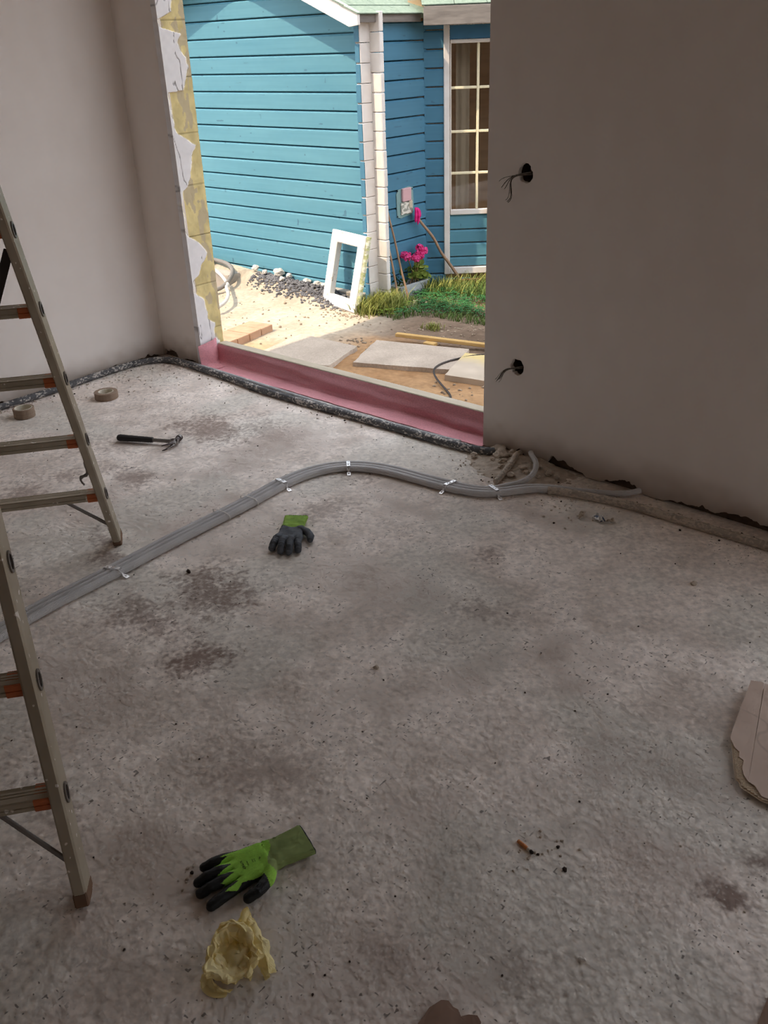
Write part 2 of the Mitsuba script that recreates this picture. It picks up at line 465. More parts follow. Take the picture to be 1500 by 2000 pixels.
structure('trim_1', trimesh.Trimesh(V.reshape(-1, 3), np.vstack([qq[:, [0, 2, 1]], qq[:, [0, 3, 2]]])[:, ::-1], process=False), 'vertex_matte',
          'door reveal with white plaster flaking off yellow foam blocks', smooth=False, color=np.clip(colr.reshape(-1, 3), 0, 1))
# ------------------------------------------------------------------ outside: ground
def ground_z(x, y):
    p = np.stack([x, y, 0 * x], -1)
    z = -.207 + .018 * (meshkit.fbm(p * 2.2, 3) - .5) + .012 * (meshkit.fbm(p * 9, 3, seed=4) - .5)
    z = z + .035 * np.clip(meshkit.noise(p * [5.5, 7.0, 1], seed=8) - .55, 0, 1) * np.exp(-((y - 3.45) / .35) ** 2) * (x > -3.9)
    z = z + .10 * np.clip((-x - 4.6) / 1.6, 0, 1) * np.clip((y - np.where(x < -5.66, 4.62, 4.42)) / np.where(x < -5.66, .08, .45), 0, 1)
    z = z + .05 * np.exp(-((y - 4.78) / .12) ** 2) * np.clip((-4.45 - x) / .3, 0, 1)
    z = z + .02 * np.clip((y - 4.5) / .6, 0, 1) * np.clip((x + 4.4) / .4, 0, 1)
    for cx, cy, r, h in ((-3.3, 4.62, .16, .035), (-3.02, 4.62, .2, .04), (-3.6, 4.7, .14, .02)):
        z = z + h * np.exp(-((x - cx) ** 2 + (y - cy) ** 2) / r ** 2) * (.6 + .8 * meshkit.fbm(p * 16, 3))
    flat = np.clip(1 - np.maximum(np.abs(x + 3.6) / 1.0 - .0, np.abs(y - 3.98) / .45), 0, 1)
    return z - .006 * flat


_gx, _gy = np.meshgrid(np.arange(-7.4, -1.6, .02), np.arange(2.9, 7.4, .02), indexing='ij')
_gt = ground_z(_gx, _gy)


def gz(x, y):
    a, b = min(max((x + 7.4) / .02, 0), _gt.shape[0] - 2), min(max((y - 2.9) / .02, 0), _gt.shape[1] - 2)
    i, j = int(a), int(b)
    a, b = a - i, b - j
    return float((_gt[i, j] * (1 - b) + _gt[i, j + 1] * b) * (1 - a) + (_gt[i + 1, j] * (1 - b) + _gt[i + 1, j + 1] * b) * a)


def rect_ground(x0, x1, y0, y1, step):
    nu, nv = int((x1 - x0) / step), int((y1 - y0) / step)

    def fn(u, v):
        x, y = x0 + u * (x1 - x0), y0 + v * (y1 - y0)
        return np.stack([x, y, ground_z(x, y)], -1)
    return grid(fn, nu, nv)


structure('ground', cat_([rect_ground(-7.2, -2.0, 2.99, 6.2, .02), rect_ground(-12, -7.2, 2.99, 12, .25), rect_ground(-2.0, 9, 2.99, 12, .25), rect_ground(-7.2, -2.0, 6.2, 12, .2),
                          rect_ground(3.75, 9, -9, 2.99, .3)]), 'ground_sand', 'bare sandy ground between the room and the blue garden house', smooth=True)

# ------------------------------------------------------------------ the garden house
HOUSE = thing('garden_house', 'blue timber garden house with white corner logs behind the opening', 'house')
PITCH_B, BT = .118, .035


def board(L, face_axis_frame, h=PITCH_B, z=0.0, zt=None):
    """Log board of length L in local coordinates (s along, d outwards = +y, z up), chamfered along top and bottom."""
    c = .014
    zt = zt or h
    prof = [(-BT, .003), (-.014, .003), (0, c * .6), (0, zt - c), (-.012, zt - .0025), (-BT, zt - .0025)]
    n = len(prof)
    v = np.array([[s, d, zz_] for s in (0, L) for d, zz_ in prof])
    f = []
    for i in range(n):
        j = (i + 1) % n
        f += [(i, j, n + j), (i, n + j, n + i)]
    for i in range(1, n - 1):
        f += [(0, i + 1, i), (n, n + i, n + i + 1)]
    m = trimesh.Trimesh(v, f, process=False)
    m.apply_translation((0, 0, z))
    m = moved(m, face_axis_frame)
    if m.volume < 0:
        m.invert()
    return m


WY = 4.90            # face of the gable wall
WX = -4.347          # face of the side wall
Z1 = [-.214 + PITCH_B * k for k in range(24)]
Z2 = [-.155 + PITCH_B * k for k in range(24)]
RIDGE_X, RIDGE_Z, SLOPE = -5.60, 2.19, .42


def roof_z(x):
    return RIDGE_Z - SLOPE * abs(x - RIDGE_X)


XL = RIDGE_X - (WX - RIDGE_X)
fr1 = np.eye(4)
fr1[:3, 0], fr1[:3, 1], fr1[:3, 2], fr1[:3, 3] = (1, 0, 0), (0, -1, 0), (0, 0, 1), (XL, WY, 0)
for z in Z1:
    top = z + PITCH_B
    if z > RIDGE_Z - .12:
        break
    x0, x1 = XL, WX
    zc = roof_z(WX) - .06
    m = board(x1 - x0, fr1, z=z)
    if top > zc:
        mm = man(cat_([m]))
        mm = mm.trim_by_plane((-SLOPE, 0, -1), (-SLOPE * RIDGE_X - RIDGE_Z + .05)).trim_by_plane((SLOPE, 0, -1), (SLOPE * RIDGE_X - RIDGE_Z + .05))
        if mm.is_empty():
            continue
        m = tri(mm)
    obj('wall_board', m, 'blue_boards', HOUSE)
# side wall, towards the room's right
fr2 = np.eye(4)
fr2[:3, 0], fr2[:3, 1], fr2[:3, 2], fr2[:3, 3] = (0, 1, 0), (1, 0, 0), (0, 0, 1), (WX, WY + .001, 0)
JY = 5.46
for z in Z2:
    if z < 1.56:
        obj('side_board', board(JY - WY + .03, fr2, z=z), 'blue_boards_shade', HOUSE)
# corner: protruding log ends, painted white
rngh = np.random.default_rng(5)
for z in Z2:
    if z < 1.58:
        j = rngh.uniform(-.003, .003, 2)
        le = obj('log_end', cbox(WX - .04, WX + .002 + j[0] * .3, WY - .095 + j[1], WY + .02, max(z, -.2) + .001, z + PITCH_B - .002, .003), 'white_paint', HOUSE, label='white log end crossing the corner')
        obj('end_grain', cbox(WX - .041, WX - .002 + j[0], WY - .101 + j[1], WY - .0952 + j[1], max(z, -.2) + .004, z + PITCH_B - .006, .002), 'blue_boards_shade', le, label='blue front of the log end')
for z in Z1:
    if z < 1.56:
        j = rngh.uniform(-.003, .003, 2)
        obj('log_end', cbox(WX - .01, WX + .088 + j[0], WY - .0005 + j[1] * .5, WY + .04, max(z, -.2) + .001, z + PITCH_B - .002, .005), 'white_paint', HOUSE, label='white log end crossing the corner')
# blue end grain on the front of the crossing logs
obj('corner_strip', cbox(WX - .046, WX - .041, WY - .09, WY - .002, -.2, 1.55, .001), 'blue_boards', HOUSE)
# diagonal wall with the glazed door
E3 = np.array([.7455, .6665, 0.0])
N3 = np.array([.6665, -.7455, 0.0])
J3 = np.array([WX, JY, 0.0])
fr3 = np.eye(4)
fr3[:3, 0], fr3[:3, 1], fr3[:3, 2], fr3[:3, 3] = E3, N3, (0, 0, 1), J3


def at3(m):
    return moved(m, fr3)


for z in Z1:
    if z < 1.60:
        obj('door_wall_board', board(.15, fr3, z=z), 'blue_boards_shade', HOUSE)
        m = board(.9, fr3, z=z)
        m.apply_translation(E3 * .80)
        obj('door_wall_board', m, 'blue_boards_shade', HOUSE)
DR0, DR1 = .137, .83
door = obj('door_frame', at3(cat_([cbox(DR0, DR0 + .042, -.04, .014, -.10, 1.61), cbox(DR1 - .042, DR1, -.04, .014, -.10, 1.61), cbox(DR0 + .042, DR1 - .042, -.04, .013, 1.582, 1.61), cbox(DR0 + .042, DR1 - .042, -.04, .012, -.10, -.052)])), 'white_paint', HOUSE, label='white door frame')
obj('top_panel', at3(cbox(DR0 + .042, DR1 - .042, -.035, .002, 1.495, 1.582)), 'blue_paint', HOUSE, label='blue panel above the glazing')
gl0, gl1 = DR0 + .046, DR1 - .046
leaf = obj('door', at3(cat_([cbox(gl0, gl1, -.03, .008, 1.470, 1.494), cbox(gl0, gl1, -.03, .008, .335, .372), cbox(gl0, gl0 + .008, -.03, .006, .37, 1.475), cbox(gl1 - .008, gl1, -.03, .006, .37, 1.475)])), 'white_paint', HOUSE, label='glazed door with white rails and blue boards below')
cols = [gl0 + .008, gl0 + .008 + .188, gl0 + .008 + .188 + .196, gl1 - .008]
bars = [.372, .627, .908, 1.193, 1.470]
for x in cols[1:-1]:
    obj('muntin', at3(cbox(x - .009, x + .009, -.018, .004, .372, 1.470, .003)), 'cream_paint', leaf)
for z in bars[1:-1]:
    for a, b in zip(cols[:-1], cols[1:]):
        obj('muntin', at3(cbox(a + (.009 if a != cols[0] else 0), b - (.009 if b != cols[-1] else 0), -.017, .003, z - .009, z + .009, .003)), 'cream_paint', leaf)
for a, b in zip(cols[:-1], cols[1:]):
    for z0, z1 in zip(bars[:-1], bars[1:]):
        pane = grid(lambda u, v: np.stack([a + .004 + u * (b - a - .008), 0 * u - .012, z0 + .004 + v * (z1 - z0 - .008)], -1), 2, 2)
        obj('pane', at3(pane), 'glass', leaf)
zs = [-.050, .024, .127, .225, .334]
for z0, z1 in zip(zs[:-1], zs[1:]):
    m = board(gl1 - gl0, fr3, z=z0, zt=z1 - z0)
    m.apply_translation(E3 * gl0 - N3 * .008)
    obj('panel_board', m, 'blue_boards', leaf)
# inside of the house and closing walls
obj('inner_lining', cat_([at3(bx(-.05, 1.0, -1.25, -1.20, -.2, 1.7)), at3(bx(-.05, 1.0, -1.2, -.05, -.2, -.15)), at3(bx(-.10, -.05, -1.25, -.05, -.2, 1.7)), at3(bx(1.0, 1.05, -1.25, -.05, -.2, 1.7)), at3(bx(-.1, 1.05, -1.25, -.05, 1.7, 1.74))]), 'inner_wood', HOUSE)
obj('pane_reflection', at3(grid(lambda u, v: np.stack([.25 + .10 * u, -.30 - .005 * np.sin(u * 11), .1 + v * 1.5], -1), 24, 2)), 'reflection_tan', HOUSE, smooth=True)  # added tan strip that stands for a pale reflection in the panes
obj('outer_wall', cat_([bx(XL, XL + .035, WY + .03, 8.2, -.2, 1.68), bx(XL, WX + 2, 8.17, 8.2, -.2, 1.68), at3(bx(1.66, 1.70, -2.2, 0, -.2, 1.72))]), 'blue_boards', HOUSE)
# roof
YF = 4.71
EAVE = -4.285


def slab(p0, p1, p2, p3, t):
    p = np.array([p0, p1, p2, p3], float)
    n_ = np.cross(p[1] - p[0], p[3] - p[0])
    n_ /= np.linalg.norm(n_)
    if n_[2] < 0:
        n_ = -n_
    return trimesh.convex.convex_hull(np.vstack([p, p - n_ * t]))


ez = roof_z(EAVE) + .02
rz = RIDGE_Z + .02
roof = obj('roof', cat_([slab((EAVE, YF + .02, ez), (RIDGE_X, YF + .02, rz), (RIDGE_X, 8.4, rz), (EAVE, 8.4, ez), .03),
                         slab((2 * RIDGE_X - EAVE, YF + .02, ez), (RIDGE_X, YF + .02, rz), (RIDGE_X, 8.4, rz), (2 * RIDGE_X - EAVE, 8.4, ez), .03)]), 'shingle_green', HOUSE)
F3 = J3 + N3 * .20 + np.array([0, 0, 1.700])       # eave line of the porch roof
a0, a1 = F3 - E3 * .0, F3 + E3 * 1.75
back = -N3 * 2.2 + np.array([0, 0, 2.2 * .42])
obj('porch_roof', slab(a0, a1, a1 + back, a0 + back, .03), 'shingle_green', HOUSE)
rngs = np.random.default_rng(8)


def shingle(o, along, upv, w, h, t=.006):
    n_ = np.cross(along, upv)
    n_ /= np.linalg.norm(n_)
    if n_[2] < 0:
        n_ = -n_
    p = []
    for a, b, lift in ((0, 0, 1.9), (w, 0, 1.9), (w, h, 1), (0, h, 1)):
        p.append(o + along * a + upv * b + n_ * t * lift)
        p.append(o + along * a + upv * b + n_ * (t * lift - t))
    return trimesh.convex.convex_hull(np.array(p))


upS = np.array([-1, 0, SLOPE]) / math.hypot(1, SLOPE)
for r in range(5):
    y = YF - .01 - (.11 if r % 2 else 0)
    while y < 5.35:
        w = .215
        y0_, y1_ = max(y, YF - .01), min(y + w, 5.36)
        if y1_ - y0_ > .03:
            obj('shingle', shingle(np.array([EAVE + .02, y0_ + .002, ez - .008]) + upS * (r * .13), np.array([0, 1.0, 0]), upS, y1_ - y0_ - .004, .16), 'shingle_green', HOUSE)
        y += w
up3 = (-N3 + np.array([0, 0, .42]))
up3 /= np.linalg.norm(up3)
for r in range(5):
    s = -.02 - (.11 if r % 2 else 0)
    while s < 1.7:
        obj('shingle', shingle(a0 + E3 * max(s, -.05 - r * .0) + up3 * (r * .13 - .02) + np.array([0, 0, .001]), E3, up3, .211, .16), 'shingle_green', HOUSE)
        s += .215
# fascias and bargeboards
obj('fascia', cbox(EAVE - .02, EAVE, YF + .03, 5.36, ez - .05, ez - .004, .003), 'fascia_wood', HOUSE)
obj('fascia', moved(cbox(-.01, 1.76, -.012, .012, -.118, -.006, .003), frame(F3 + N3 * .013, E3, -N3)), 'fascia_wood', HOUSE)
for sg in (1, -1):
    xe = RIDGE_X + sg * (EAVE - RIDGE_X) + sg * .015
    ze = RIDGE_Z - SLOPE * abs(xe - RIDGE_X)
    bp = [(RIDGE_X, RIDGE_Z + .04), (xe, ze + .035), (xe, ze - .035), (xe - sg * .075, ze - .075 + .0315), (RIDGE_X, RIDGE_Z - .092)]
    obj('bargeboard', upright(Polygon(bp), .022, (0, YF, 0), (1, 0, 0), (0, 1, 0)), 'white_paint', HOUSE, label='white bargeboard along the gable')
# two windows' worth of soffit boards under the gable overhang
obj('soffit', cat_([slab((EAVE - .03, YF + .022, roof_z(EAVE - .03) - .012), (RIDGE_X, YF + .022, RIDGE_Z - .012), (RIDGE_X, WY, RIDGE_Z - .012), (EAVE - .03, WY, roof_z(EAVE - .03) - .012), .012)]), 'white_paint', HOUSE)
# ------------------------------------------------------------------ threshold: timber sill and pink membrane
mat['sill_timber'] = rub(proc(lambda p, n, uv: mix(lin(172, 160, 140), lin(204, 194, 174), fbm(p.x * 4, p.y * 40, p.z * 40, 3))), .8)
whole('sill_beam', cbox(-3.77, -1.955, 2.936, 2.992, .002, .103, .003), 'sill_timber', 'pale timber beam lying along the door opening behind the pink membrane', 'beam')
mat['pink_fleece'] = rub(proc(lambda p, n, uv: mix(lin(188, 126, 134), lin(216, 156, 162), fbm(p.x * 6, p.y * 10, p.z * 10, 3)) * (.86 + .28 * noise(p.x * 260, p.y * 260, p.z * 260))), .9, sheen=.4)


def membrane(u, v):
    x = -3.765 + u * 1.80
    n1 = meshkit.fbm(np.stack([x * 3, v * 2, 0 * x], -1), 3) - .5
    n2 = meshkit.fbm(np.stack([x * 9 + v * 4, v * 5, 0 * x], -1), 3) - .5
    # profile down the beam's inner face, curving onto the floor
    prof = np.array([[2.934, .099], [2.931, .080], [2.927, .055], [2.922, .030], [2.916, .014], [2.904, .0065], [2.865, .0045], [2.822, .004]])
    t = np.linspace(0, 1, len(prof))
    y = np.interp(v, t, prof[:, 0])
    z = np.interp(v, t, prof[:, 1])
    body = np.sin(np.clip(v, 0, 1) * np.pi)
    y = y - .016 * body * np.clip(.5 + 2.2 * n1, 0, 1.4) - .010 * body * np.exp(-((z - .062 + .035 * (x + 2.9)) / .016) ** 2)
    z = z + .006 * body * n2 * (v < .75)
    y = np.where(v > .8, y - (v - .8) * (.10 * n2 + .04 * n1) - .03 * (v - .8) * (x + 3.7) / 1.8, y)
    z = np.where(v > .86, .004 + .004 * np.clip(n2 * 4, 0, 1) * (v - .86) / .14, z)
    return np.stack([x, y, z], -1)


mb = thing('membrane_strip', 'pink fleece sealing membrane draped over the threshold of the opening', 'membrane')
obj('sheet', thick(grid(membrane, 260, 26), -.0015), 'pink_fleece', mb, smooth=True)


def flap(u, v):
    # the folded-up end against the left reveal
    y = 2.800 + .125 * u
    bul = np.sin(np.pi * u)
    z = .118 * v + .02 * v * u
    x = -3.764 + .012 * bul + .075 * np.clip(1 - v * 3.2, 0, 1) ** 1.6 + .016 * (1 - v) + .006 * (meshkit.noise(np.stack([u * 4, v * 4, 0 * u], -1)) - .5)
    z = np.maximum(z * np.clip(v * 1.4, .05, 1), .006 + .004 * (1 - u))
    return np.stack([x, y, z], -1)


obj('end_flap', thick(grid(flap, 22, 40), .0015), 'pink_fleece', mb, smooth=True, label='folded up end against the reveal')

# ------------------------------------------------------------------ slabs, plank, cable, bricks
rngo = np.random.default_rng(21)


def plate(corners, z0, z1, tilt=(0, 0), jag=.004, rng=rngo):
    p = np.array(corners, float)
    out = []
    for a, b in zip(p, np.roll(p, -1, 0)):
        n_ = max(2, int(np.linalg.norm(b - a) / .05))
        for k in range(n_):
            q = a + (b - a) * k / n_
            out.append(q + (rng.normal(0, jag, 2) * .5 if k else 0))
    m = extrude(Polygon(out), z1 - z0)
    m.apply_translation((0, 0, z0))
    c = p.mean(0)
    v = np.array(m.vertices)
    v[:, 2] += (v[:, 0] - c[0]) * tilt[0] + (v[:, 1] - c[1]) * tilt[1]
    # bevel the upper edge a little
    top = v[:, 2] > (z0 + z1) / 2 + (v[:, 0] - c[0]) * tilt[0] + (v[:, 1] - c[1]) * tilt[1]
    v[top, :2] = c + (v[top, :2] - c) * .992
    m.vertices = v
    return m


whole('concrete_slab', plate([(-4.237, 3.991), (-3.739, 3.994), (-3.611, 3.605), (-4.17, 3.50)], -.222, -.183, (.01, .0)), 'concrete_slab',
      'square concrete paving slab half in sunlight, nearest the yellow reveal', 'paving slab')
whole('concrete_slab', plate([(-3.733, 4.168), (-3.132, 4.346), (-2.972, 3.975), (-3.552, 3.744)], -.222, -.184), 'concrete_slab',
      'long grey concrete slab lying in the shade between two other slabs', 'paving slab')
whole('concrete_slab', plate([(-3.085, 4.235), (-2.70, 4.33), (-2.45, 3.95), (-2.955, 3.862)], -.205, -.172, (.0, .02)), 'concrete_yellow',
      'pale yellowish concrete slab with the black cable across it', 'paving slab')
mat['plank_wood'] = rub(proc(lambda p, n, uv: mix(lin(176, 140, 84), lin(204, 170, 112), fbm(p.x * 4, p.y * 50, p.z * 50, 3))), .75)
whole('plank', beam((-3.665, 4.285, -.166), (-2.62, 4.50, -.162), .036, .022), 'plank_wood', 'long thin yellow wooden plank lying behind the middle slab', 'plank')
whole('wood_block', beam((-3.44, 4.30, -.186), (-3.36, 4.30, -.186), .05, .02), 'plank_wood', 'small wooden block propping the yellow plank', 'wood block')
mat['black_cable'] = rub(lin(62, 54, 50), .5)
cab = [(-2.35, 4.45, -.165), (-2.72, 4.36, -.163), (-2.988, 4.25, -.170), (-3.052, 4.165, -.176), (-3.089, 4.037, -.178), (-3.064, 3.909, -.180), (-2.935, 3.79, -.196), (-2.795, 3.688, -.198), (-2.722, 3.61, -.20), (-2.68, 3.45, -.20), (-2.66, 3.2, -.2)]
cab = [(x, y, max(z, gz(x, y) + .006)) for x, y, z in cab]
whole('power_cable', sweep(spline(cab, 160), .0058, 8), 'black_cable', 'thin dark cable curling over the slabs and down the sand', 'cable', smooth=True)
mat['brick_clay'] = bumped(rub(proc(lambda p, n, uv: mix(lin(160, 124, 100), lin(192, 158, 132), fbm(p.x * 20, p.y * 20, p.z * 20, 3))), .95), lambda p, n, uv: noise(p.x * 150, p.y * 150, p.z * 150), .001)
ba, bb = np.array([-4.425, 3.505]), np.array([-4.50, 3.985])
dv = bb - ba
dl = np.linalg.norm(dv)
dv /= dl
nn = int(dl / .108)
ORD = ['first', 'second', 'third', 'fourth', 'fifth', 'sixth', 'seventh', 'eighth', 'ninth', 'tenth', 'eleventh', 'twelfth', 'thirteenth', 'fourteenth', 'fifteenth']
for k in range(nn):
    p0 = ba + dv * (k * dl / nn)
    M = frame((*p0, -.215), (*dv, 0), (-dv[1], dv[0], 0))
    whole('paving_brick', moved(cbox(.002, dl / nn - .003, .0, .20 + rngo.uniform(-.004, .004), 0, .055 + rngo.uniform(-.002, .002), .003), M), 'brick_clay',
          f'{ORD[k]} clay brick of the sunlit row, counted from the door opening outwards', 'brick', 'paving bricks in the sunlit row')

# ------------------------------------------------------------------ curb, hoses and rubble by the gable wall
mat['pale_concrete'] = rub(proc(lambda p, n, uv: mix(lin(134, 126, 118), lin(176, 168, 160), fbm(p.x * 12, p.y * 12, p.z * 12, 3))), .95)
curb = thing('concrete_curb', 'grey concrete kerb under the white hoses at the foot of the gable wall', 'kerb')
for k, (x0, x1) in enumerate(((-7.1, -6.62), (-6.615, -6.14), (-6.135, -5.66))):
    obj('kerb_stone', cbox(x0, x1, 4.595, 4.72, -.30, -.088 - .004 * k, .006), 'pale_concrete', curb)
whole('concrete_plinth', cbox(-5.685, -4.45, 4.84, 4.899, -.32, -.135, .006), 'pale_concrete', 'low grey concrete plinth along the foot of the blue gable wall', 'plinth')
mat['hose_white'] = rub(lin(196, 190, 184), .5)
mat['hose_grey'] = rub(lin(120, 116, 112), .6)
h1 = [(-6.9, 4.70, -.07), (-6.45, 4.69, -.07), (-6.1, 4.66, -.07), (-5.85, 4.60, -.07), (-5.66, 4.54, -.10), (-5.56, 4.50, -.14)]
h1 = h1 + [(-5.50, 4.44, -.13), (-5.36, 4.33, -.13), (-5.22, 4.20, -.14), (-5.15, 4.08, -.15), (-5.14, 3.95, -.15), (-5.2, 3.7, -.16)]
whole('hose', sweep(spline([(x, y, max(z, gz(x, y) + .022)) for x, y, z in h1], 120), .0135, 10), 'hose_white', 'white hose sweeping from the kerb down across the sand', 'hose', smooth=True)
h2 = [(-6.5, 4.78, -.06), (-6.1, 4.76, -.055), (-5.95, 4.75, -.045), (-5.80, 4.72, -.05), (-5.68, 4.66, -.07), (-5.61, 4.58, -.10), (-5.59, 4.50, -.14), (-5.63, 4.40, -.17)]
whole('hose', sweep(spline([(x, y, max(z, gz(x, y) + .022)) for x, y, z in h2], 90), .0165, 10), 'hose_grey', 'dark grey hose arching over the kerb end', 'hose', smooth=True)
h3 = [(-7.0, 4.66, -.072), (-6.6, 4.64, -.070), (-6.25, 4.67, -.052), (-6.0, 4.72, -.042), (-6.2, 4.77, -.05), (-6.5, 4.75, -.06)]
whole('hose', sweep(spline(h3, 90), .013, 10), 'hose_white', 'white hose coiled on top of the kerb stones', 'hose', smooth=True)
mat['sheet_white'] = rub(lin(214, 210, 206), .7)


def rag(u, v):
    x, y = -6.75 + .60 * u, 4.60 + .19 * v
    z = -.086 + .035 * meshkit.fbm(np.stack([u * 7, v * 4, 0 * u], -1), 3) - .05 * np.clip(.18 - v, 0, 1) * 3
    return np.stack([x, y, z], -1)


whole('plastic_sheet', thick(grid(rag, 60, 24), .002), 'sheet_white', 'crumpled white plastic sheet lying over the kerb behind the hoses', 'plastic sheet')
rg = np.random.default_rng(31)
PEB = [rock(rg, 1.0, 0) for _ in range(24)]


def pebble(x, y, z, s):
    m = PEB[int(rg.integers(24))]
    a = rg.uniform(0, 6.28)
    v = np.array(m.vertices) * s
    v = np.stack([v[:, 0] * math.cos(a) - v[:, 1] * math.sin(a) + x, v[:, 0] * math.sin(a) + v[:, 1] * math.cos(a) + y, v[:, 2] + z], 1)
    return trimesh.Trimesh(v, m.faces, process=False)


mat['gravel_grey'] = rub(proc(lambda p, n, uv: mix(lin(70, 69, 72), lin(128, 127, 130), noise(p.x * 34, p.y * 34, p.z * 34))), .9)
gs = []
while len(gs) < 1700:
    x, y = rg.uniform(-5.55, -4.42), rg.normal(4.78, .075)
    t = (x + 5.5) / 1.0
    if y > 4.89 or y < 4.58 or rg.random() > .35 + .65 * np.clip(t * 2.2, 0, 1):
        continue
    s = rg.uniform(.006, .014)
    gs.append(pebble(x, y, gz(x, y) + s * .4 + .028 * np.exp(-((y - 4.80) / .06) ** 2) * np.clip(t * 2, 0, 1) * rg.random(), s))
whole('gravel', cat_(gs), 'gravel_grey', 'loose grey gravel heaped along the foot of the gable wall', 'gravel', kind='stuff')
mat['stone_white'] = rub(proc(lambda p, n, uv: mix(lin(176, 168, 158), lin(214, 208, 200), fbm(p.x * 30, p.y * 30, p.z * 30, 2))), .95)
for k, (x, y, s) in enumerate(sorted(((-5.36, 4.86, .045), (-5.25, 4.87, .03), (-5.05, 4.86, .032), (-4.93, 4.85, .028), (-4.85, 4.84, .030), (-5.46, 4.80, .024), (-5.22, 4.76, .026), (-5.60, 4.83, .03)))):
    m = rock(rg, s, 2, flat=.7)
    m.apply_translation((x, y, gz(x, y) + s * .42 + .02))
    whole('rubble_stone', m, 'stone_white', f'{ORD[k]} white rubble stone from the left on the gravel along the gable wall', 'stone', 'rubble stones along the gable wall')
mat['pebbles_mixed'] = rub(proc(lambda p, n, uv: mix(lin(104, 88, 72), lin(178, 162, 142), noise(p.x * 22, p.y * 22, p.z * 22))), .95)
gs = []
while len(gs) < 420:
    x, y = rg.uniform(-5.6, -2.1), rg.uniform(3.15, 4.75)
    if (-4.3 < x < -2.4 and 3.5 < y < 4.36 and rg.random() < .75):
        continue
    s = rg.uniform(.003, .010) * (1.4 if rg.random() < .08 else 1)
    gs.append(pebble(x, y, gz(x, y) + s * .35, s))
for cx, cy, n_, r in ((-3.25, 4.60, 70, .20), (-4.32, 4.55, 60, .10), (-2.75, 3.75, 14, .1), (-3.85, 4.12, 30, .08)):
    for k in range(n_):
        x, y, s = rg.normal(cx, r), rg.normal(cy, r * .5), rg.uniform(.003, .011)
        gs.append(pebble(x, y, gz(x, y) + s * .3, s))
whole('pebbles', cat_(gs), 'pebbles_mixed', 'scattered pebbles and clods on the sandy ground', 'pebbles', kind='stuff')

# ------------------------------------------------------------------ old window sash leaning on the corner
sb = thing('window_sash', 'old white wooden window frame without glass leaning on the house corner', 'window frame')
bl, br = np.array([-4.755, 4.70, -.20]), np.array([-4.30, 4.59, -.20])
tl, tr = np.array([-4.69, 4.80, .315]), np.array([-4.335, 4.752, .308])
exs = (br - bl) / np.linalg.norm(br - bl)
eys = ((tl + tr) / 2 - (bl + br) / 2)
W_, H_ = float(np.linalg.norm(br - bl)), float(np.linalg.norm(eys))
W_ = .425
Ms = frame(bl + exs * .02, exs, eys)
sw = .082
td = .052
for nm, a in (('stile', (0, sw, 0, H_)), ('stile', (W_ - sw, W_, 0, H_)), ('rail', (sw, W_ - sw, H_ - sw, H_)), ('rail', (sw, W_ - sw, 0, sw))):
    obj(nm, moved(cbox(a[0], a[1], a[2], a[3], -td, 0, .006), Ms), 'white_weathered', sb)
mat['mossy_paint'] = rub(proc(lambda p, n, uv: mix(lin(176, 178, 130), lin(212, 210, 190), smoothstep(.42, .62, fbm(p.x * 26, p.y * 26, p.z * 40, 3)))), .9)


def edge_strip(u, v):
    j = .006 * (meshkit.fbm(np.stack([u * 26, v * 2, 0 * u], -1), 3) - .5) * 2
    l_ = np.stack([W_ + .001 + .010 * np.sin(np.pi * v) + j, .10 * H_ + u * H_ * .9, -td * .98 + v * td * .80], -1)
    return l_ @ Ms[:3, :3].T + Ms[:3, 3]


obj('mossy_edge', thick(grid(edge_strip, 90, 8), .003), 'mossy_paint', sb, label='mossy yellow-green outer edge')

# ------------------------------------------------------------------ grass, clover, planter, sticks, junction box
mat['grass_blades'] = {'type': 'twosided', 'bsdf': {'type': 'principled', 'base_color': {'type': 'mesh_attribute', 'name': 'vertex_color'}, 'roughness': .6, 'specular': .3}}


def house_side(x, y):
    """True where a point on the ground is in front of the side and diagonal walls."""
    if y < JY:
        return x > WX + .01 or y < WY - .1
    q = np.array([x, y]) - J3[:2]
    return q @ N3[:2] > .015


def blades(spots, seed, colours):
    r = np.random.default_rng(seed)
    V, Fc, Cc = [], [], []
    for x, y, h, lean in spots:
        a = r.uniform(0, 6.283)
        d = np.array([math.cos(a), math.sin(a)]) * lean * h
        w = r.uniform(.0016, .003) * (1 + h * 3)
        sd = np.array([-math.sin(a + .6), math.cos(a + .6)]) * w
        z = gz(x, y) - .004
        b = len(V)
        V += [(x - sd[0], y - sd[1], z), (x + sd[0], y + sd[1], z), (x + d[0] * .35 - sd[0] * .8, y + d[1] * .35 - sd[1] * .8, z + h * .6), (x + d[0] * .35 + sd[0] * .8, y + d[1] * .35 + sd[1] * .8, z + h * .6), (x + d[0], y + d[1], z + h)]
        Fc += [(b, b + 1, b + 3), (b, b + 3, b + 2), (b + 2, b + 3, b + 4)]
        c0, c1 = colours
        t = r.random()
        c = np.array(c0) * (1 - t) + np.array(c1) * t
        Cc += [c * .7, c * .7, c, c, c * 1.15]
    return trimesh.Trimesh(np.array(V), np.array(Fc), process=False), np.clip(np.array(Cc), 0, 1)


_lx, _ly = np.meshgrid(np.arange(-4.6, -1.6, .02), np.arange(4.3, 7.0, .02), indexing='ij')
_ln = meshkit.fbm(np.stack([_lx * 3.2, _ly * 3.2, _lx * 0 + 2], -1), 3) - .5
_lt = meshkit.noise(np.stack([_lx * 7, _ly * 7, _lx * 0], -1))
_lc = meshkit.noise(np.stack([_lx * 6, _ly * 6, _lx * 0 + 9], -1))


def at_lawn(tab, x, y):
    return float(tab[min(max(int((x + 4.6) / .02), 0), tab.shape[0] - 1), min(max(int((y - 4.3) / .02), 0), tab.shape[1] - 1)])


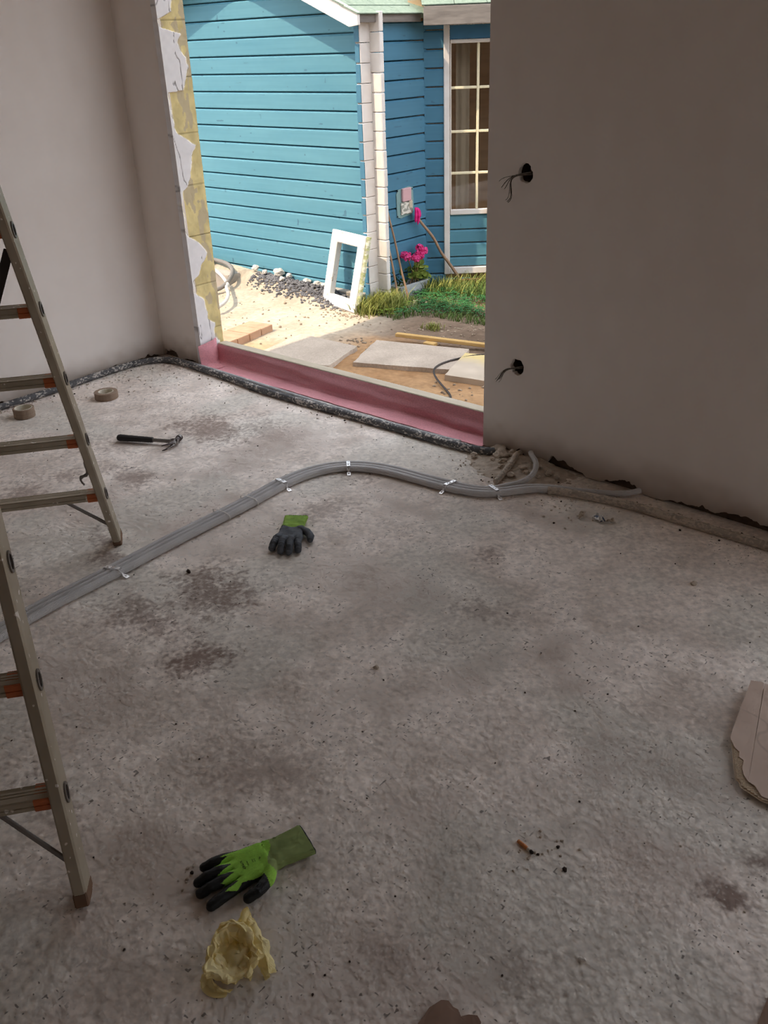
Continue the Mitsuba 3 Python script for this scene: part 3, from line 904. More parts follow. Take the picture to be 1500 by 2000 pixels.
def in_lawn(x, y):
    e = .10 * at_lawn(_ln, x, y)
    lo = np.interp(x, [-4.34, -4.1, -3.98, -3.9, -3.75, -3.6, -3.45, -3.3, -2.0], [4.70, 4.60, 4.60, 4.75, 4.84, 4.78, 4.80, 4.83, 4.9]) + e * 1.4
    return y > lo and house_side(x, y)


rgr = np.random.default_rng(41)
sp_long, sp_lawn = [], []
while len(sp_lawn) < 15000:
    x, y = rgr.uniform(-4.34, -2.2), rgr.uniform(4.5, 6.6)
    if in_lawn(x, y):
        dens = .35 if (x < -4.0 and y < 4.9) else 1
        if rgr.random() < dens:
            tall = .5 + .6 * (y > 5.3) + .8 * (at_lawn(_lt, x, y) - .3)
            sp_lawn.append((x, y, max(.02, rgr.uniform(.035, .075) * tall), rgr.uniform(.2, .9)))
for cx, cy, n_, r_, h in ((-4.20, 4.80, 900, .075, .14), (-4.26, 4.70, 500, .06, .12), (-4.30, 5.0, 260, .05, .12), (-4.14, 5.42, 500, .13, .13), (-3.9, 5.72, 500, .14, .11), (-3.62, 5.95, 400, .16, .11), (-3.62, 4.60, 130, .035, .045)):
    for k in range(n_):
        x, y = rgr.normal(cx, r_), rgr.normal(cy, r_ * .8)
        if house_side(x, y):
            sp_long.append((x, y, h * rgr.uniform(.5, 1.1), rgr.uniform(.3, .9)))
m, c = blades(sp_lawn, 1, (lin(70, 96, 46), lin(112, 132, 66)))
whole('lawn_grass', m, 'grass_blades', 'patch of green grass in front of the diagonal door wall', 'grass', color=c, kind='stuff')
m, c = blades(sp_long, 2, (lin(96, 110, 48), lin(160, 158, 84)))
whole('tall_grass', m, 'grass_blades', 'long yellowish grass tufts at the house corner and along the walls', 'grass', color=c, kind='stuff')
V, Fc, Cc = [], [], []
rc = np.random.default_rng(43)
cnt = 0
while cnt < 2300:
    x, y = rc.uniform(-4.32, -2.6), rc.uniform(4.55, 5.45)
    if not in_lawn(x, y - .02) or y > 5.25 + .2 * rc.random() or at_lawn(_lc, x, y) < .30:
        continue
    cnt += 1
    z = gz(x, y) + rc.uniform(.02, .055)
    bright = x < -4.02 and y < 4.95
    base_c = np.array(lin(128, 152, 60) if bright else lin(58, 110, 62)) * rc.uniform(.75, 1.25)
    a0_ = rc.uniform(0, 6.28)
    for k in range(3):
        a = a0_ + k * 2.094
        r_ = rc.uniform(.009, .014)
        d = np.array([math.cos(a), math.sin(a), 0])
        s_ = np.array([-d[1], d[0], 0])
        b = len(V)
        o_ = np.array([x, y, z])
        tl_ = rc.uniform(-.003, .005)
        V += [o_, o_ + d * r_ * .7 + s_ * r_ * .55 + [0, 0, tl_], o_ + d * r_ * 1.15 + [0, 0, tl_ * .5], o_ + d * r_ * .7 - s_ * r_ * .55 + [0, 0, tl_]]
        Fc += [(b, b + 1, b + 2), (b, b + 2, b + 3)]
        Cc += [base_c * .85, base_c, base_c * 1.1, base_c]
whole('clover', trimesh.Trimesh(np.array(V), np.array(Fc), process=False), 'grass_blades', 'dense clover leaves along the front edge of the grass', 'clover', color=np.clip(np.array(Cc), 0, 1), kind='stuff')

# planter with a pink geranium
mat['zinc_grey'] = rub(lin(168, 172, 176), .5)
mat['soil'] = rub(lin(58, 44, 34), .95)
px0, px1, py0, py1, pz0, pz1 = -4.338, -4.235, 5.02, 5.33, -.20, -.098
pt = thing('flower_trough', 'grey rectangular flower trough standing on the grass by the side wall', 'planter')
outer = Polygon([(px0, py0), (px1, py0), (px1, py1), (px0, py1)])
walls_ = extrude(outer.difference(outer.buffer(-.010)), pz1 - pz0)
walls_.apply_translation((0, 0, pz0))
rim_ = extrude(outer.buffer(.006, join_style=2).difference(outer.buffer(-.012)), .012)
rim_.apply_translation((0, 0, pz1 - .006))
floor_ = extrude(outer, .01)
floor_.apply_translation((0, 0, pz0))
obj('box', cat_([walls_, rim_, floor_]), 'zinc_grey', pt)


def soil_fn(u, v):
    x, y = px0 + .011 + u * (px1 - px0 - .022), py0 + .011 + v * (py1 - py0 - .022)
    return np.stack([x, y, pz1 - .03 + .012 * meshkit.noise(np.stack([u * 9, v * 14, 0 * u], -1))], -1)


obj('soil', grid(soil_fn, 14, 24), 'soil', pt)
mat['leaf_green'] = {'type': 'principledthin', 'base_color': proc(lambda p, n, uv: mix(lin(84, 110, 44), lin(164, 176, 92), noise(p.x * 45, p.y * 45, p.z * 45))), 'roughness': .6, 'diff_trans': .5}
mat['leaf_dark'] = {'type': 'principledthin', 'base_color': {'type': 'rgb', 'value': lin(52, 72, 40)}, 'roughness': .6, 'diff_trans': .4}
mat['petal_pink'] = {'type': 'principledthin', 'base_color': proc(lambda p, n, uv: mix(lin(214, 36, 122), lin(250, 120, 184), noise(p.x * 80, p.y * 80, p.z * 80))), 'roughness': .6, 'diff_trans': .5}
mat['stem_brown'] = rub(lin(120, 92, 62), .8)
ger = thing('geranium', 'geranium with bright pink flower heads growing in the grey trough', 'flower')
rf = np.random.default_rng(51)


def leaf_disc(c, nrm, r, k=9, cup=.25):
    nrm = nrm / np.linalg.norm(nrm)
    a = np.cross(nrm, [.3, .8, .5])
    a /= np.linalg.norm(a)
    b = np.cross(nrm, a)
    t = np.linspace(0, 6.283, k, endpoint=False)
    rr = r * (1 + .14 * np.cos(t * 5))
    v = np.vstack([c - nrm * r * cup, c + np.outer(np.cos(t) * rr, a) + np.outer(np.sin(t) * rr, b)])
    f = [(0, 1 + i, 1 + (i + 1) % k) for i in range(k)]
    return trimesh.Trimesh(v, np.array(f), process=False)


gc = np.array([-4.275, 5.235])
heads = [(-4.295, 5.155, .100, .042), (-4.262, 5.225, .080, .034), (-4.262, 5.275, .088, .038), (-4.26, 5.315, .118, .036), (-4.28, 5.295, .140, .026)]
for hx, hy, hz, hr in heads:
    q = spline([(gc[0] + rf.normal(0, .02), gc[1] + rf.normal(0, .03), -.12), ((gc[0] + hx) / 2, (gc[1] + hy) / 2, (hz - .09) / 2 + .02), (hx, hy, hz)], 14)
    obj('stem', sweep(q, .0032, 6), 'stem_brown', ger, smooth=True)
    fl = []
    for k in range(70):
        d = rf.normal(0, 1, 3)
        d /= np.linalg.norm(d)
        d[2] = d[2] * .8 + .12
        c = np.array([hx, hy, hz]) + d * hr * rf.uniform(.75, 1.0)
        fl.append(leaf_disc(c, d + rf.normal(0, .4, 3), rf.uniform(.009, .013), 7))
    obj('flower_head', cat_(fl), 'petal_pink', ger, label='round pink flower head')
lv = []
for k in range(60):
    c = np.array([rf.normal(gc[0], .03), rf.normal(gc[1] + .03, .042), rf.uniform(-.085, .03)])
    n_ = rf.normal(0, .5, 3) + [.3, -.3, .9]
    lv.append(leaf_disc(c, n_, rf.uniform(.014, .026)))
for k, m in enumerate(lv):
    obj('leaf', m, 'leaf_green', ger)
wd = thing('trough_plant', 'small dark green leafy plant at the shaded end of the trough', 'plant')
for k in range(34):
    c = np.array([rf.uniform(-4.33, -4.24), rf.uniform(5.03, 5.14), rf.uniform(-.10, .03)])
    obj('leaf', leaf_disc(c, rf.normal(0, .6, 3) + [.2, -.2, .8], rf.uniform(.008, .016), 6), 'leaf_dark', wd)

mat['stick_wood'] = rub(proc(lambda p, n, uv: mix(lin(118, 92, 74), lin(178, 148, 122), fbm(p.x * 40, p.y * 40, p.z * 6, 3))), .85)


def stick(a, b, r0, r1, wob_, seed):
    r = np.random.default_rng(seed)
    t = np.linspace(0, 1, 7)[:, None]
    p = np.array(a) * (1 - t) + np.array(b) * t
    p[1:-1] += r.normal(0, wob_, (5, 3))
    q = spline(p, 40)
    rad = np.interp(np.linspace(0, 1, 40), [0, 1], [r0, r1]) * (1 + .12 * (meshkit.noise(np.stack([np.linspace(0, 9, 40), np.zeros(40), np.full(40, seed)], 1)) - .5))
    return sweep(q, rad, 8)


whole('wooden_stick', stick((-4.185, 5.045, -.2), (-4.315, 4.975, .50), .0085, .007, .003, 1), 'stick_wood', 'longer of the two thin wooden sticks leaning beside the white corner', 'stick', smooth=True)
whole('wooden_stick', stick((-4.20, 4.965, -.2), (-4.318, 4.955, .335), .0085, .007, .003, 2), 'stick_wood', 'shorter of the two thin wooden sticks leaning beside the white corner', 'stick', smooth=True)
whole('wooden_stick', stick((-4.11, 5.64, -.2), (-4.318, 5.305, .385), .012, .0095, .003, 3), 'stick_wood', 'thick brown stick with a pink cloth on top leaning right of the flowers', 'stick', smooth=True)
mat['pink_cloth'] = rub(proc(lambda p, n, uv: mix(lin(196, 18, 108), lin(236, 52, 140), noise(p.x * 50, p.y * 50, p.z * 50))), .7)
pc = []
for k, (dx, dy, L_, ww) in enumerate(((0, -.012, .085, .014), (.008, .0, .10, .013), (.004, .014, .06, .012), (.012, -.004, .05, .011))):
    q = spline([(-4.308 + dx * .3, 5.30 + dy * .3, .415), (-4.295 + dx, 5.295 + dy, .405), (-4.288 + dx * 1.3, 5.29 + dy * 1.5, .405 - L_ * .5), (-4.292 + dx, 5.285 + dy * 1.2, .405 - L_)], 16)
    pc.append(sweep(q, ww * np.array([.6] + [1] * 12 + [.8, .5, .2]), 10, squash=.7))
whole('pink_cloth', cat_(pc), 'pink_cloth', 'bright pink cloth hanging on the top of the brown stick', 'cloth', smooth=True)

jb = thing('junction_box', 'clear wall box with a pink cover screwed to the blue side wall', 'wall box')
mat['clear_plastic'] = rub(lin(120, 150, 150), .35)
mat['cover_pink'] = rub(lin(200, 160, 164), .6)
mat['plaster_white'] = rub(proc(lambda p, n, uv: mix(lin(150, 150, 140), lin(214, 210, 200), smoothstep(.4, .6, noise(p.x * 70, p.y * 70, p.z * 70)))), .9)
fx = WX + .0
pl = extrude(Polygon([(5.125, .375), (5.165, .36), (5.285, .372), (5.315, .40), (5.305, .56), (5.26, .572), (5.14, .56), (5.12, .53)]), .006)
pl = upright(Polygon([(5.125, .375), (5.165, .362), (5.285, .376), (5.315, .40), (5.305, .56), (5.26, .572), (5.14, .56), (5.12, .53)]), .005, (fx + .007, 0, 0), (0, 1, 0), (-1, 0, 0))
obj('plate', pl, 'clear_plastic', jb)
obj('cover', cbox(fx + .006, fx + .026, 5.172, 5.268, .475, .565, .004), 'cover_pink', jb, label='dusty pink cover')
obj('box', cbox(fx + .006, fx + .018, 5.16, 5.29, .385, .470, .004), 'plaster_white', jb)
obj('flap', cbox(fx + .018, fx + .022, 5.245, 5.28, .425, .478, .001), 'sill_timber', jb)
mat['screw_dark'] = rub(lin(30, 30, 34), .4)
for y, z in ((5.132, .553), (5.297, .55), (5.128, .38)):
    obj('screw', trimesh.creation.icosphere(1, .005).apply_translation((fx + .007, y, z)), 'screw_dark', jb)

# rusty angle iron, leaning batten and a dark tub below the door
mat['rust'] = rub(proc(lambda p, n, uv: mix(lin(98, 64, 48), lin(146, 104, 82), fbm(p.x * 30, p.y * 30, p.z * 30, 3))), .9)
whole('rusty_bar', at3(cat_([cbox(.20, .47, .05, .085, -.155, -.128, .003)])), 'rust', 'rusty flat bar lying in front of the door threshold', 'metal bar')
whole('wooden_batten', beam(J3 + E3 * .462 + N3 * .10 + [0, 0, -.19], J3 + E3 * .478 + N3 * .03 + [0, 0, .40], .03, .03), 'rust', 'thin brown batten leaning against the right side of the door', 'batten')
mat['teal_stone'] = rub(lin(120, 158, 152), .9)
whole('threshold_plate', at3(cbox(.15, .33, .02, .05, -.20, -.125, .003)), 'teal_stone', 'pale green board edge under the white door frame', 'board')
# ------------------------------------------------------------------ conduits on the floor
def conduit_look(base_a, base_b, splat, amount):
    def fn(p, n, uv):
        c = mix(base_a, base_b, noise(p.x * 30, p.y * 30, p.z * 30))
        s = smoothstep(.66 - amount * .45, .80 - amount * .45, .35 * fbm(p.x * 22, p.y * 22, p.z * 22, 2) + .65 * fbm(p.x * 130, p.y * 130, p.z * 130, 3))
        return mix(c, splat, s)
    return rub(proc(fn), .75)


mat['conduit_grey'] = conduit_look(lin(184, 183, 183), lin(204, 203, 202), lin(206, 198, 188), .0)
mat['conduit_dusty'] = conduit_look(lin(150, 140, 128), lin(172, 162, 150), lin(190, 178, 164), .5)
mat['conduit_black'] = conduit_look(lin(70, 70, 72), lin(96, 96, 98), lin(186, 180, 174), .36)
mat['conduit_pale'] = conduit_look(lin(140, 142, 144), lin(168, 170, 172), lin(200, 196, 190), .3)
MAIN = [(-2.29, .60), (-2.302, .872), (-2.320, .989), (-2.328, 1.126), (-2.332, 1.277), (-2.343, 1.49), (-2.350, 1.746), (-2.354, 1.886), (-2.367, 2.064), (-2.352, 2.205), (-2.297, 2.312), (-2.165, 2.392), (-1.993, 2.418), (-1.829, 2.436), (-1.690, 2.488), (-1.610, 2.588)]
TAILF = [(-1.538, 2.642), (-1.454, 2.668), (-1.31, 2.70), (-1.208, 2.712), (-1.08, 2.712), (-.927, 2.712), (-.752, 2.712), (-.45, 2.708)]


def shifted(pts, off):
    p = np.array(pts, float)
    t = np.gradient(p, axis=0)
    t /= np.linalg.norm(t, axis=1, keepdims=True)
    n_ = np.stack([t[:, 1], -t[:, 0]], 1)
    return p + n_ * off


def at_z(p, z):
    return np.column_stack([p, np.full(len(p), z)])


front = at_z(shifted(MAIN + TAILF, .0262), .0135)
mid = at_z(shifted(MAIN + [(-1.538, 2.642), (-1.454, 2.675), (-1.36, 2.715), (-1.28, 2.762), (-1.25, 2.80)], -.002), .0115)
mid[-3:, 2] = [.012, .016, .02]
backp = at_z(shifted(MAIN[:-1], -.0272), .0105)
curl = np.array([(-1.672, 2.560, .011), (-1.640, 2.612, .015), (-1.628, 2.675, .028), (-1.648, 2.728, .045), (-1.692, 2.772, .050), (-1.720, 2.806, .042), (-1.742, 2.84, .03)])
CG = 'corrugated conduits on the floor'
whole('conduit', corrugated(front[:17], .0135, sides=12), 'conduit_grey', 'thickest grey corrugated conduit on the near side of the floor bundle', 'conduit', CG)
whole('conduit', corrugated(mid, .0112, sides=12), 'conduit_grey', 'middle grey corrugated conduit of the bundle snaking over the floor', 'conduit', CG)
whole('conduit', corrugated(np.vstack([backp, curl]), .0105, sides=12), 'conduit_grey', 'far-side grey corrugated conduit of the bundle that curls up into the wall corner', 'conduit', CG)
tl_path = np.vstack([front[15:17], front[17:]])
whole('conduit', sweep(spline(np.vstack([[front[16] * .999], front[17:]]), 260), .0155 * (1 + .14 * (meshkit.fbm(np.stack([np.linspace(0, 40, 260), np.zeros(260), np.zeros(260)], 1), 3) - .5)), 12), 'conduit_dusty',
      'plaster-covered conduit running along the foot of the right wall', 'conduit', smooth=True)
WALLP = [(-4.072, .9, .017), (-4.072, 1.45, .017), (-4.068, 1.83, .017), (-4.062, 1.98, .018), (-4.070, 2.217, .018), (-4.085, 2.50, .018), (-4.066, 2.66, .018), (-4.00, 2.745, .018), (-3.90, 2.768, .018), (-3.70, 2.764, .017), (-3.45, 2.750, .016), (-3.258, 2.733, .016), (-2.9, 2.731, .016), (-2.615, 2.737, .016), (-2.405, 2.740, .016), (-2.153, 2.742, .016), (-1.98, 2.752, .017), (-1.90, 2.768, .018), (-1.84, 2.80, .02)]
q = spline(WALLP, 900)
nr = meshkit.fbm(np.stack([np.linspace(0, 160, 900), np.zeros(900), np.zeros(900)], 1), 3) - .5
whole('conduit', sweep(q, .0165 * (1 + .22 * nr), 12), 'conduit_black', 'dark plaster-spattered conduit running along the left wall and past the threshold', 'conduit', smooth=True)
q = spline([(-3.97, 2.79, .013), (-3.80, 2.792, .013), (-3.5, 2.786, .013), (-3.1, 2.774, .013), (-2.7, 2.765, .013), (-2.45, 2.766, .013), (-2.22, 2.772, .012), (-2.05, 2.783, .012)], 500)
whole('conduit', sweep(q, .0125, 12), 'conduit_pale', 'smooth pale grey conduit lying between the dark conduit and the pink membrane', 'conduit', smooth=True)
q = spline([(-1.772, 2.812, .030), (-1.768, 2.77, .032), (-1.752, 2.72, .026), (-1.742, 2.66, .016), (-1.728, 2.60, .012), (-1.722, 2.565, .011)], 120)
whole('conduit', sweep(q, .0115 * (1 + .35 * (meshkit.noise(np.stack([np.linspace(0, 14, 120), np.zeros(120), np.ones(120)], 1)) - .4)), 10), 'conduit_dusty', 'short mortar-crusted conduit stub in the rubble at the wall corner', 'conduit', smooth=True)

# perforated steel straps and cable ties over the bundle
mat['strap_steel'] = {'type': 'roughconductor', 'material': 'Al', 'alpha': .35}
mat['tie_white'] = rub(lin(206, 202, 196), .5)
mp = np.array(MAIN)


def strap(ix, f, half=.062, seed=0):
    """Perforated strap across the bundle between path points ix and ix + 1."""
    c = mp[ix] * (1 - f) + mp[ix + 1] * f
    t = mp[ix + 1] - mp[ix]
    t = t / np.linalg.norm(t)
    nrm = np.array([t[1], -t[0]])
    ang = np.random.default_rng(seed).uniform(-.25, .25)
    nrm = np.array([nrm[0] * math.cos(ang) - nrm[1] * math.sin(ang), nrm[0] * math.sin(ang) + nrm[1] * math.cos(ang)])
    al = np.array([-nrm[1], nrm[0]])
    poly = sbox(-half, -.007, half, .007).buffer(0)
    for k in range(7):
        poly = poly.difference(Polygon([(-half + .010 + k * (2 * half - .02) / 6 + .0036 * math.cos(a), .0036 * math.sin(a)) for a in np.linspace(0, 6.283, 10, endpoint=False)]))
    m = extrude(poly, .0012)
    v_, f_ = trimesh.remesh.subdivide_to_size(m.vertices, m.faces, .009)
    s = v_[:, 0]
    h = np.interp(s, [-half, -.040, -.032, -.012, .0, .012, .034, .042, half], [.002, .006, .022, .0245, .0245, .028, .0285, .008, .002])
    w = c + np.outer(s, nrm) + np.outer(v_[:, 1], al)
    return trimesh.Trimesh(np.column_stack([w, h + v_[:, 2]]), f_, process=False)


SG = 'perforated straps over the conduits'
for (ix, f), lb in (((4, .02), 'perforated steel strap over the conduit bundle, the one closest to the ladder'), ((8, .0), 'perforated steel strap over the conduits where they begin to bend'), ((10, .25), 'perforated steel strap over the top of the bend of the conduits'),
                    ((12, .95), 'perforated steel strap over the conduits between the bend and the wall corner'), ((14, .08), 'perforated steel strap over the conduits beside the rubble corner')):
    whole('fixing_strap', strap(ix, f, seed=ix), 'strap_steel', lb, 'metal strap', SG)


def tie(ix, f):
    c = mp[ix] * (1 - f) + mp[ix + 1] * f
    t = mp[ix + 1] - mp[ix]
    t = t / np.linalg.norm(t)
    nrm = np.array([t[1], -t[0]])
    a = np.linspace(0, 2 * np.pi, 41)
    # superellipse around the three pipes
    ca, sa = np.cos(a), np.sin(a)
    x = .044 * np.sign(ca) * np.abs(ca) ** .7 + .001
    z = .0145 + .0145 * np.sign(sa) * np.abs(sa) ** .6
    p = np.column_stack([c + np.outer(x, nrm), np.maximum(z, .001)])
    band = []
    for k in (-1, 1):
        band.append(p + np.array([*t, 0]) * k * .0022)
    V = np.vstack(band)
    n_ = len(p)
    Fc = [(i, i + 1, n_ + i + 1) for i in range(n_ - 1)] + [(i, n_ + i + 1, n_ + i) for i in range(n_ - 1)]
    m = thick(trimesh.Trimesh(V, np.array(Fc), process=False), .0012)
    return m


for (ix, f), lb in (((6, .05), 'white cable tie around the conduit bundle, nearer of the close pair'), ((7, .02), 'white cable tie around the conduit bundle, farther of the close pair')):
    whole('cable_tie', tie(ix, f), 'tie_white', lb, 'cable tie', 'white cable ties')

# ------------------------------------------------------------------ step ladder
mat['ladder_aluminium'] = {'type': 'twosided', 'bsdf': {'type': 'principled', 'base_color': proc(lambda p, n, uv: mix(mix(lin(150, 138, 118), lin(178, 168, 150), fbm(p.x * 14, p.y * 14, p.z * 14, 3)), lin(222, 216, 208), smoothstep(.87, .91, noise(p.x * 110, p.y * 110, p.z * 70)))),
                                                           'metallic': .35, 'roughness': .48}}
mat['ladder_orange'] = rub(lin(176, 98, 58), .6)
mat['ladder_black'] = rub(lin(52, 46, 42), .6)
mat['ladder_ring'] = {'type': 'twosided', 'bsdf': {'type': 'principled', 'base_color': {'type': 'rgb', 'value': lin(112, 106, 100)}, 'metallic': .5, 'roughness': .45}}
mat['foot_brown'] = rub(lin(112, 88, 70), .8)
mat['steel_dull'] = {'type': 'twosided', 'bsdf': {'type': 'principled', 'base_color': {'type': 'rgb', 'value': lin(128, 124, 120)}, 'metallic': .6, 'roughness': .45}}
lad = thing('step_ladder', 'aluminium A-frame ladder with orange rung ends standing at the left', 'ladder')
AZ, LEAN, FLARE, STEP0, STEP, WID = .925, .315, .062, .230, .235, .56
R_ = np.array([math.cos(AZ), math.sin(AZ), 0])
A_ = np.array([-R_[1], R_[0], 0])
LT = 2.36
for side, foot in ((1, np.array([-1.296, .524, 0.])), (-1, np.array([-2.502, 1.434, 0.]))):
    dz = side * math.sin(LEAN) * A_ + np.array([0, 0, math.cos(LEAN)])
    dR = dz - FLARE * R_
    dL = dz + FLARE * R_
    dR /= np.linalg.norm(dR)
    dL /= np.linalg.norm(dL)
    fL = foot - R_ * WID
    for d, f0, sg in ((dR, foot, -1), (dL, fL, 1)):
        inn = R_ * sg
        e = np.cross(d, inn)
        M = frame(f0, d, inn)
        obj('stile', moved(cbox(.012, LT, 0, .026, -.033, .033, .004), M), 'ladder_aluminium', lad)
        obj('foot', moved(cbox(0, .03, -.001, .027, -.034, .034, .003), M), 'foot_brown', lad, label='brown plastic foot')
    M = frame(foot, dR, -R_)
    for k in range(9):
        t = STEP0 + STEP * k
        w = WID - 2 * FLARE * t * .99
        P0 = foot + dR * t - R_ * .004
        # tread profile, level: depth along A_, height up
        pr = [(-.021, -.013)]
        for g in range(5):
            y0_ = -.021 + g * .0084
            pr += [(y0_ + .0006, .0135), (y0_ + .0062, .0135), (y0_ + .0070, .0112), (y0_ + .0080, .0112)]
        pr = [(-.021, -.014), (-.0225, -.010), (-.0225, -.004), (-.0205, -.003), (-.0205, .001), (-.0225, .002), (-.0225, .010), (-.020, .0135)] + [(a, b) for a, b in pr[5:-4]] + [(.020, .0135), (.0225, .010), (.0225, -.010), (.021, -.014)]
        prof = Polygon(pr).buffer(0)
        rung = extrude(prof, w - .008)
        Mr = np.eye(4)
        Mr[:3, 0], Mr[:3, 1], Mr[:3, 2], Mr[:3, 3] = A_, (0, 0, 1), -R_, P0
        Mr2 = Mr.copy()
        rm = moved(rung, Mr)
        if rm.volume < 0:
            rm.invert()
        rk = obj('rung', rm, 'ladder_aluminium', lad)
        for x0 in (.023, w - .008 - .023 - .030):
            sl = extrude(prof.buffer(.0022, join_style=2).difference(sbox(-.03, .0128, .03, .03)), .030)
            sl.apply_translation((0, 0, x0))
            sm = moved(sl, Mr)
            if sm.volume < 0:
                sm.invert()
            obj('sleeve', sm, 'ladder_orange', rk, label='orange plastic rung end')
        an = np.linspace(0, 2 * np.pi, 28, endpoint=False)
        ring = Polygon(np.stack([.022 * np.cos(an), .0170 * np.sin(an)], 1)).difference(Polygon(np.stack([.0155 * np.cos(an), .0108 * np.sin(an)], 1)))
        rg_ = extrude(ring, .0035)
        rg_.apply_translation((t, 0, 0))
        Mo = np.eye(4)
        Mo[:3, 0], Mo[:3, 1], Mo[:3, 2], Mo[:3, 3] = M[:3, 0], np.cross(M[:3, 0], R_), R_, foot
        obj('ring', moved(rg_, Mo), 'ladder_ring', rk, label='oval collar where the rung passes the stile')
        hole_shade = extrude(Polygon(np.stack([.0155 * np.cos(an), .0108 * np.sin(an)], 1)), .0008)  # flat black disc, paints the dark inside of the rung tube
        hole_shade.apply_translation((t, 0, 0.0))
        obj('socket', moved(hole_shade, Mo), 'ladder_black', rk, label='black disc painting the shade inside the hollow rung end')
    # brace under the lowest rung
    b0 = foot + dR * .075 - R_ * .024 - A_ * side * .018 * side
    b1 = foot + dR * (STEP0 - .012) - R_ * .125
    obj('brace', beam(foot + dR * .085 - R_ * .026, foot + dR * (STEP0 - .015) - R_ * .135, .012, .006, up=A_, c=.002), 'steel_dull', lad, label='thin steel brace under the lowest rung')
    bL0 = fL + dL * .085 + R_ * .026
    bL1 = fL + dL * (STEP0 - .015) + R_ * .135
    obj('brace', beam(bL0, bL1, .012, .006, up=A_, c=.002), 'steel_dull', lad, label='thin steel brace under the lowest rung')
    if side == -1:
        hk = foot + dR * .372 - R_ * .030 + dR * 0 - A_ * 0
        hp = [hk, hk - dR * .03 - R_ * .003, hk - dR * .055 - R_ * .012, hk - dR * .06 - R_ * .026, hk - dR * .078 - R_ * .031, hk - dR * .092 - R_ * .026]
        obj('latch', sweep(spline(hp, 30), .0062, 8, squash=.5), 'steel_dull', lad, smooth=True, label='bent steel latch hook')
        obj('strut', beam(foot + dR * 1.115 - R_ * .028 - A_ * -.0, foot + dR * .80 - R_ * .20 + A_ * .03, .024, .006, up=A_, c=.002), 'ladder_black', lad, label='dark diagonal strut')
apex = (foot + dR * LT)

# ------------------------------------------------------------------ tape rolls and hammer
mat['tape_brown'] = rub(proc(lambda p, n, uv: mix(lin(122, 102, 86), lin(144, 124, 106), noise(p.x * 4, p.y * 4, p.z * 400))), .55)
mat['tape_core'] = rub(lin(204, 198, 182), .8)


def ring_lathe(r0, r1, h, c=.0015):
    prof = np.array([[r0, c], [r0, h - c], [r0 + c, h], [r1 - c, h], [r1, h - c], [r1, c], [r1 - c, 0], [r0 + c, 0], [r0, c]])
    return trimesh.creation.revolve(prof, sections=48)


for x, y, r0, r1, h, lb in ((-3.787, 2.235, .036, .056, .034, 'roll of brown tape standing alone on the floor between the ladder and the corner'), (-3.893, 1.858, .040, .048, .044, 'thin nearly used roll of brown tape lying by the left wall beside the white scrap')):
    t = thing('tape_roll', lb, 'tape')
    m = ring_lathe(r0, r1, h)
    m.apply_translation((x, y, .001))
    obj('tape', m, 'tape_brown', t, smooth=40)
    m = ring_lathe(r0 - .003, r0 + .0004, h + .001)
    m.apply_translation((x, y, .001))
    obj('core', m, 'tape_core', t, smooth=40, label='pale cardboard core')
hm = thing('hammer', 'claw hammer with black rubber grip lying on the floor behind the ladder', 'hammer')
mat['rubber_black'] = rub(lin(44, 42, 42), .6)
mat['hammer_steel'] = {'type': 'twosided', 'bsdf': {'type': 'principled', 'base_color': proc(lambda p, n, uv: mix(lin(70, 60, 58), lin(150, 146, 142), smoothstep(.4, .65, fbm(p.x * 60, p.y * 60, p.z * 60, 3)))), 'metallic': .5, 'roughness': .5}}
hu = np.array([.895, .445, 0])
hv = np.array([.445, -.895, 0])
h0 = np.array([-3.272, 1.947, .0175])


def hp_(a, b, z):
    return h0 + hu * a + hv * b + np.array([0, 0, z - .0175])


obj('grip', sweep([hp_(a, 0, .018) for a in (0, .004, .012, .05, .10, .15, .166, .170)], np.array([.010, .0150, .0170, .0160, .0148, .0142, .0138, .0105]), 14, squash=.85), 'rubber_black', hm, smooth=50)
obj('shaft', sweep([hp_(a, 0, .018) for a in (.165, .20, .262)], np.array([.0085, .0082, .0085]), 12), 'steel_dull', hm, smooth=40)
parts = [sweep([hp_(.272, b, .018) for b in (-.052, -.050, -.034, -.032, -.016, .012, .020)], np.array([.0115, .0135, .0135, .0105, .0115, .0135, .010]), 14), sweep([hp_(a, 0, .018) for a in (.250, .255, .262, .285, .289)], np.array([.009, .0115, .0135, .0130, .010]), 12)]
for sg in (-1, 1):
    q = spline([hp_(.272, .012, .018 + sg * .004), hp_(.272, .032, .018 + sg * .006), hp_(.264, .055, .018 + sg * .009), hp_(.248, .074, .017 + sg * .011)], 16)
    parts.append(sweep(q, np.linspace(.0085, .0028, 16), 8, squash=.8))
obj('head', cat_(parts), 'hammer_steel', hm, smooth=40, label='steel claw head crusted with dirt')

# ------------------------------------------------------------------ work gloves
mat['glove_black'] = bumped(rub(lin(22, 24, 26), .5), lambda p, n, uv: noise(p.x * 420, p.y * 420, p.z * 420), .0006, 5e-4)
mat['glove_grey'] = bumped(rub(proc(lambda p, n, uv: mix(lin(58, 62, 68), lin(98, 102, 108), fbm(p.x * 50, p.y * 50, p.z * 50, 3))), .75), lambda p, n, uv: noise(p.x * 320, p.y * 320, p.z * 320), .0006, 5e-4)
mat['glove_green'] = rub(proc(lambda p, n, uv: mix(lin(124, 174, 62), lin(158, 212, 84), fbm(p.x * 30, p.y * 30, p.z * 30, 3)) * (.9 + .2 * noise(p.x * 500, p.y * 500, p.z * 500))), .9, sheen=.3)
mat['glove_cuff'] = rub(proc(lambda p, n, uv: mix(lin(108, 124, 74), lin(140, 156, 98), fbm(p.x * 40, p.y * 40, p.z * 40, 3))), .95, sheen=.3)
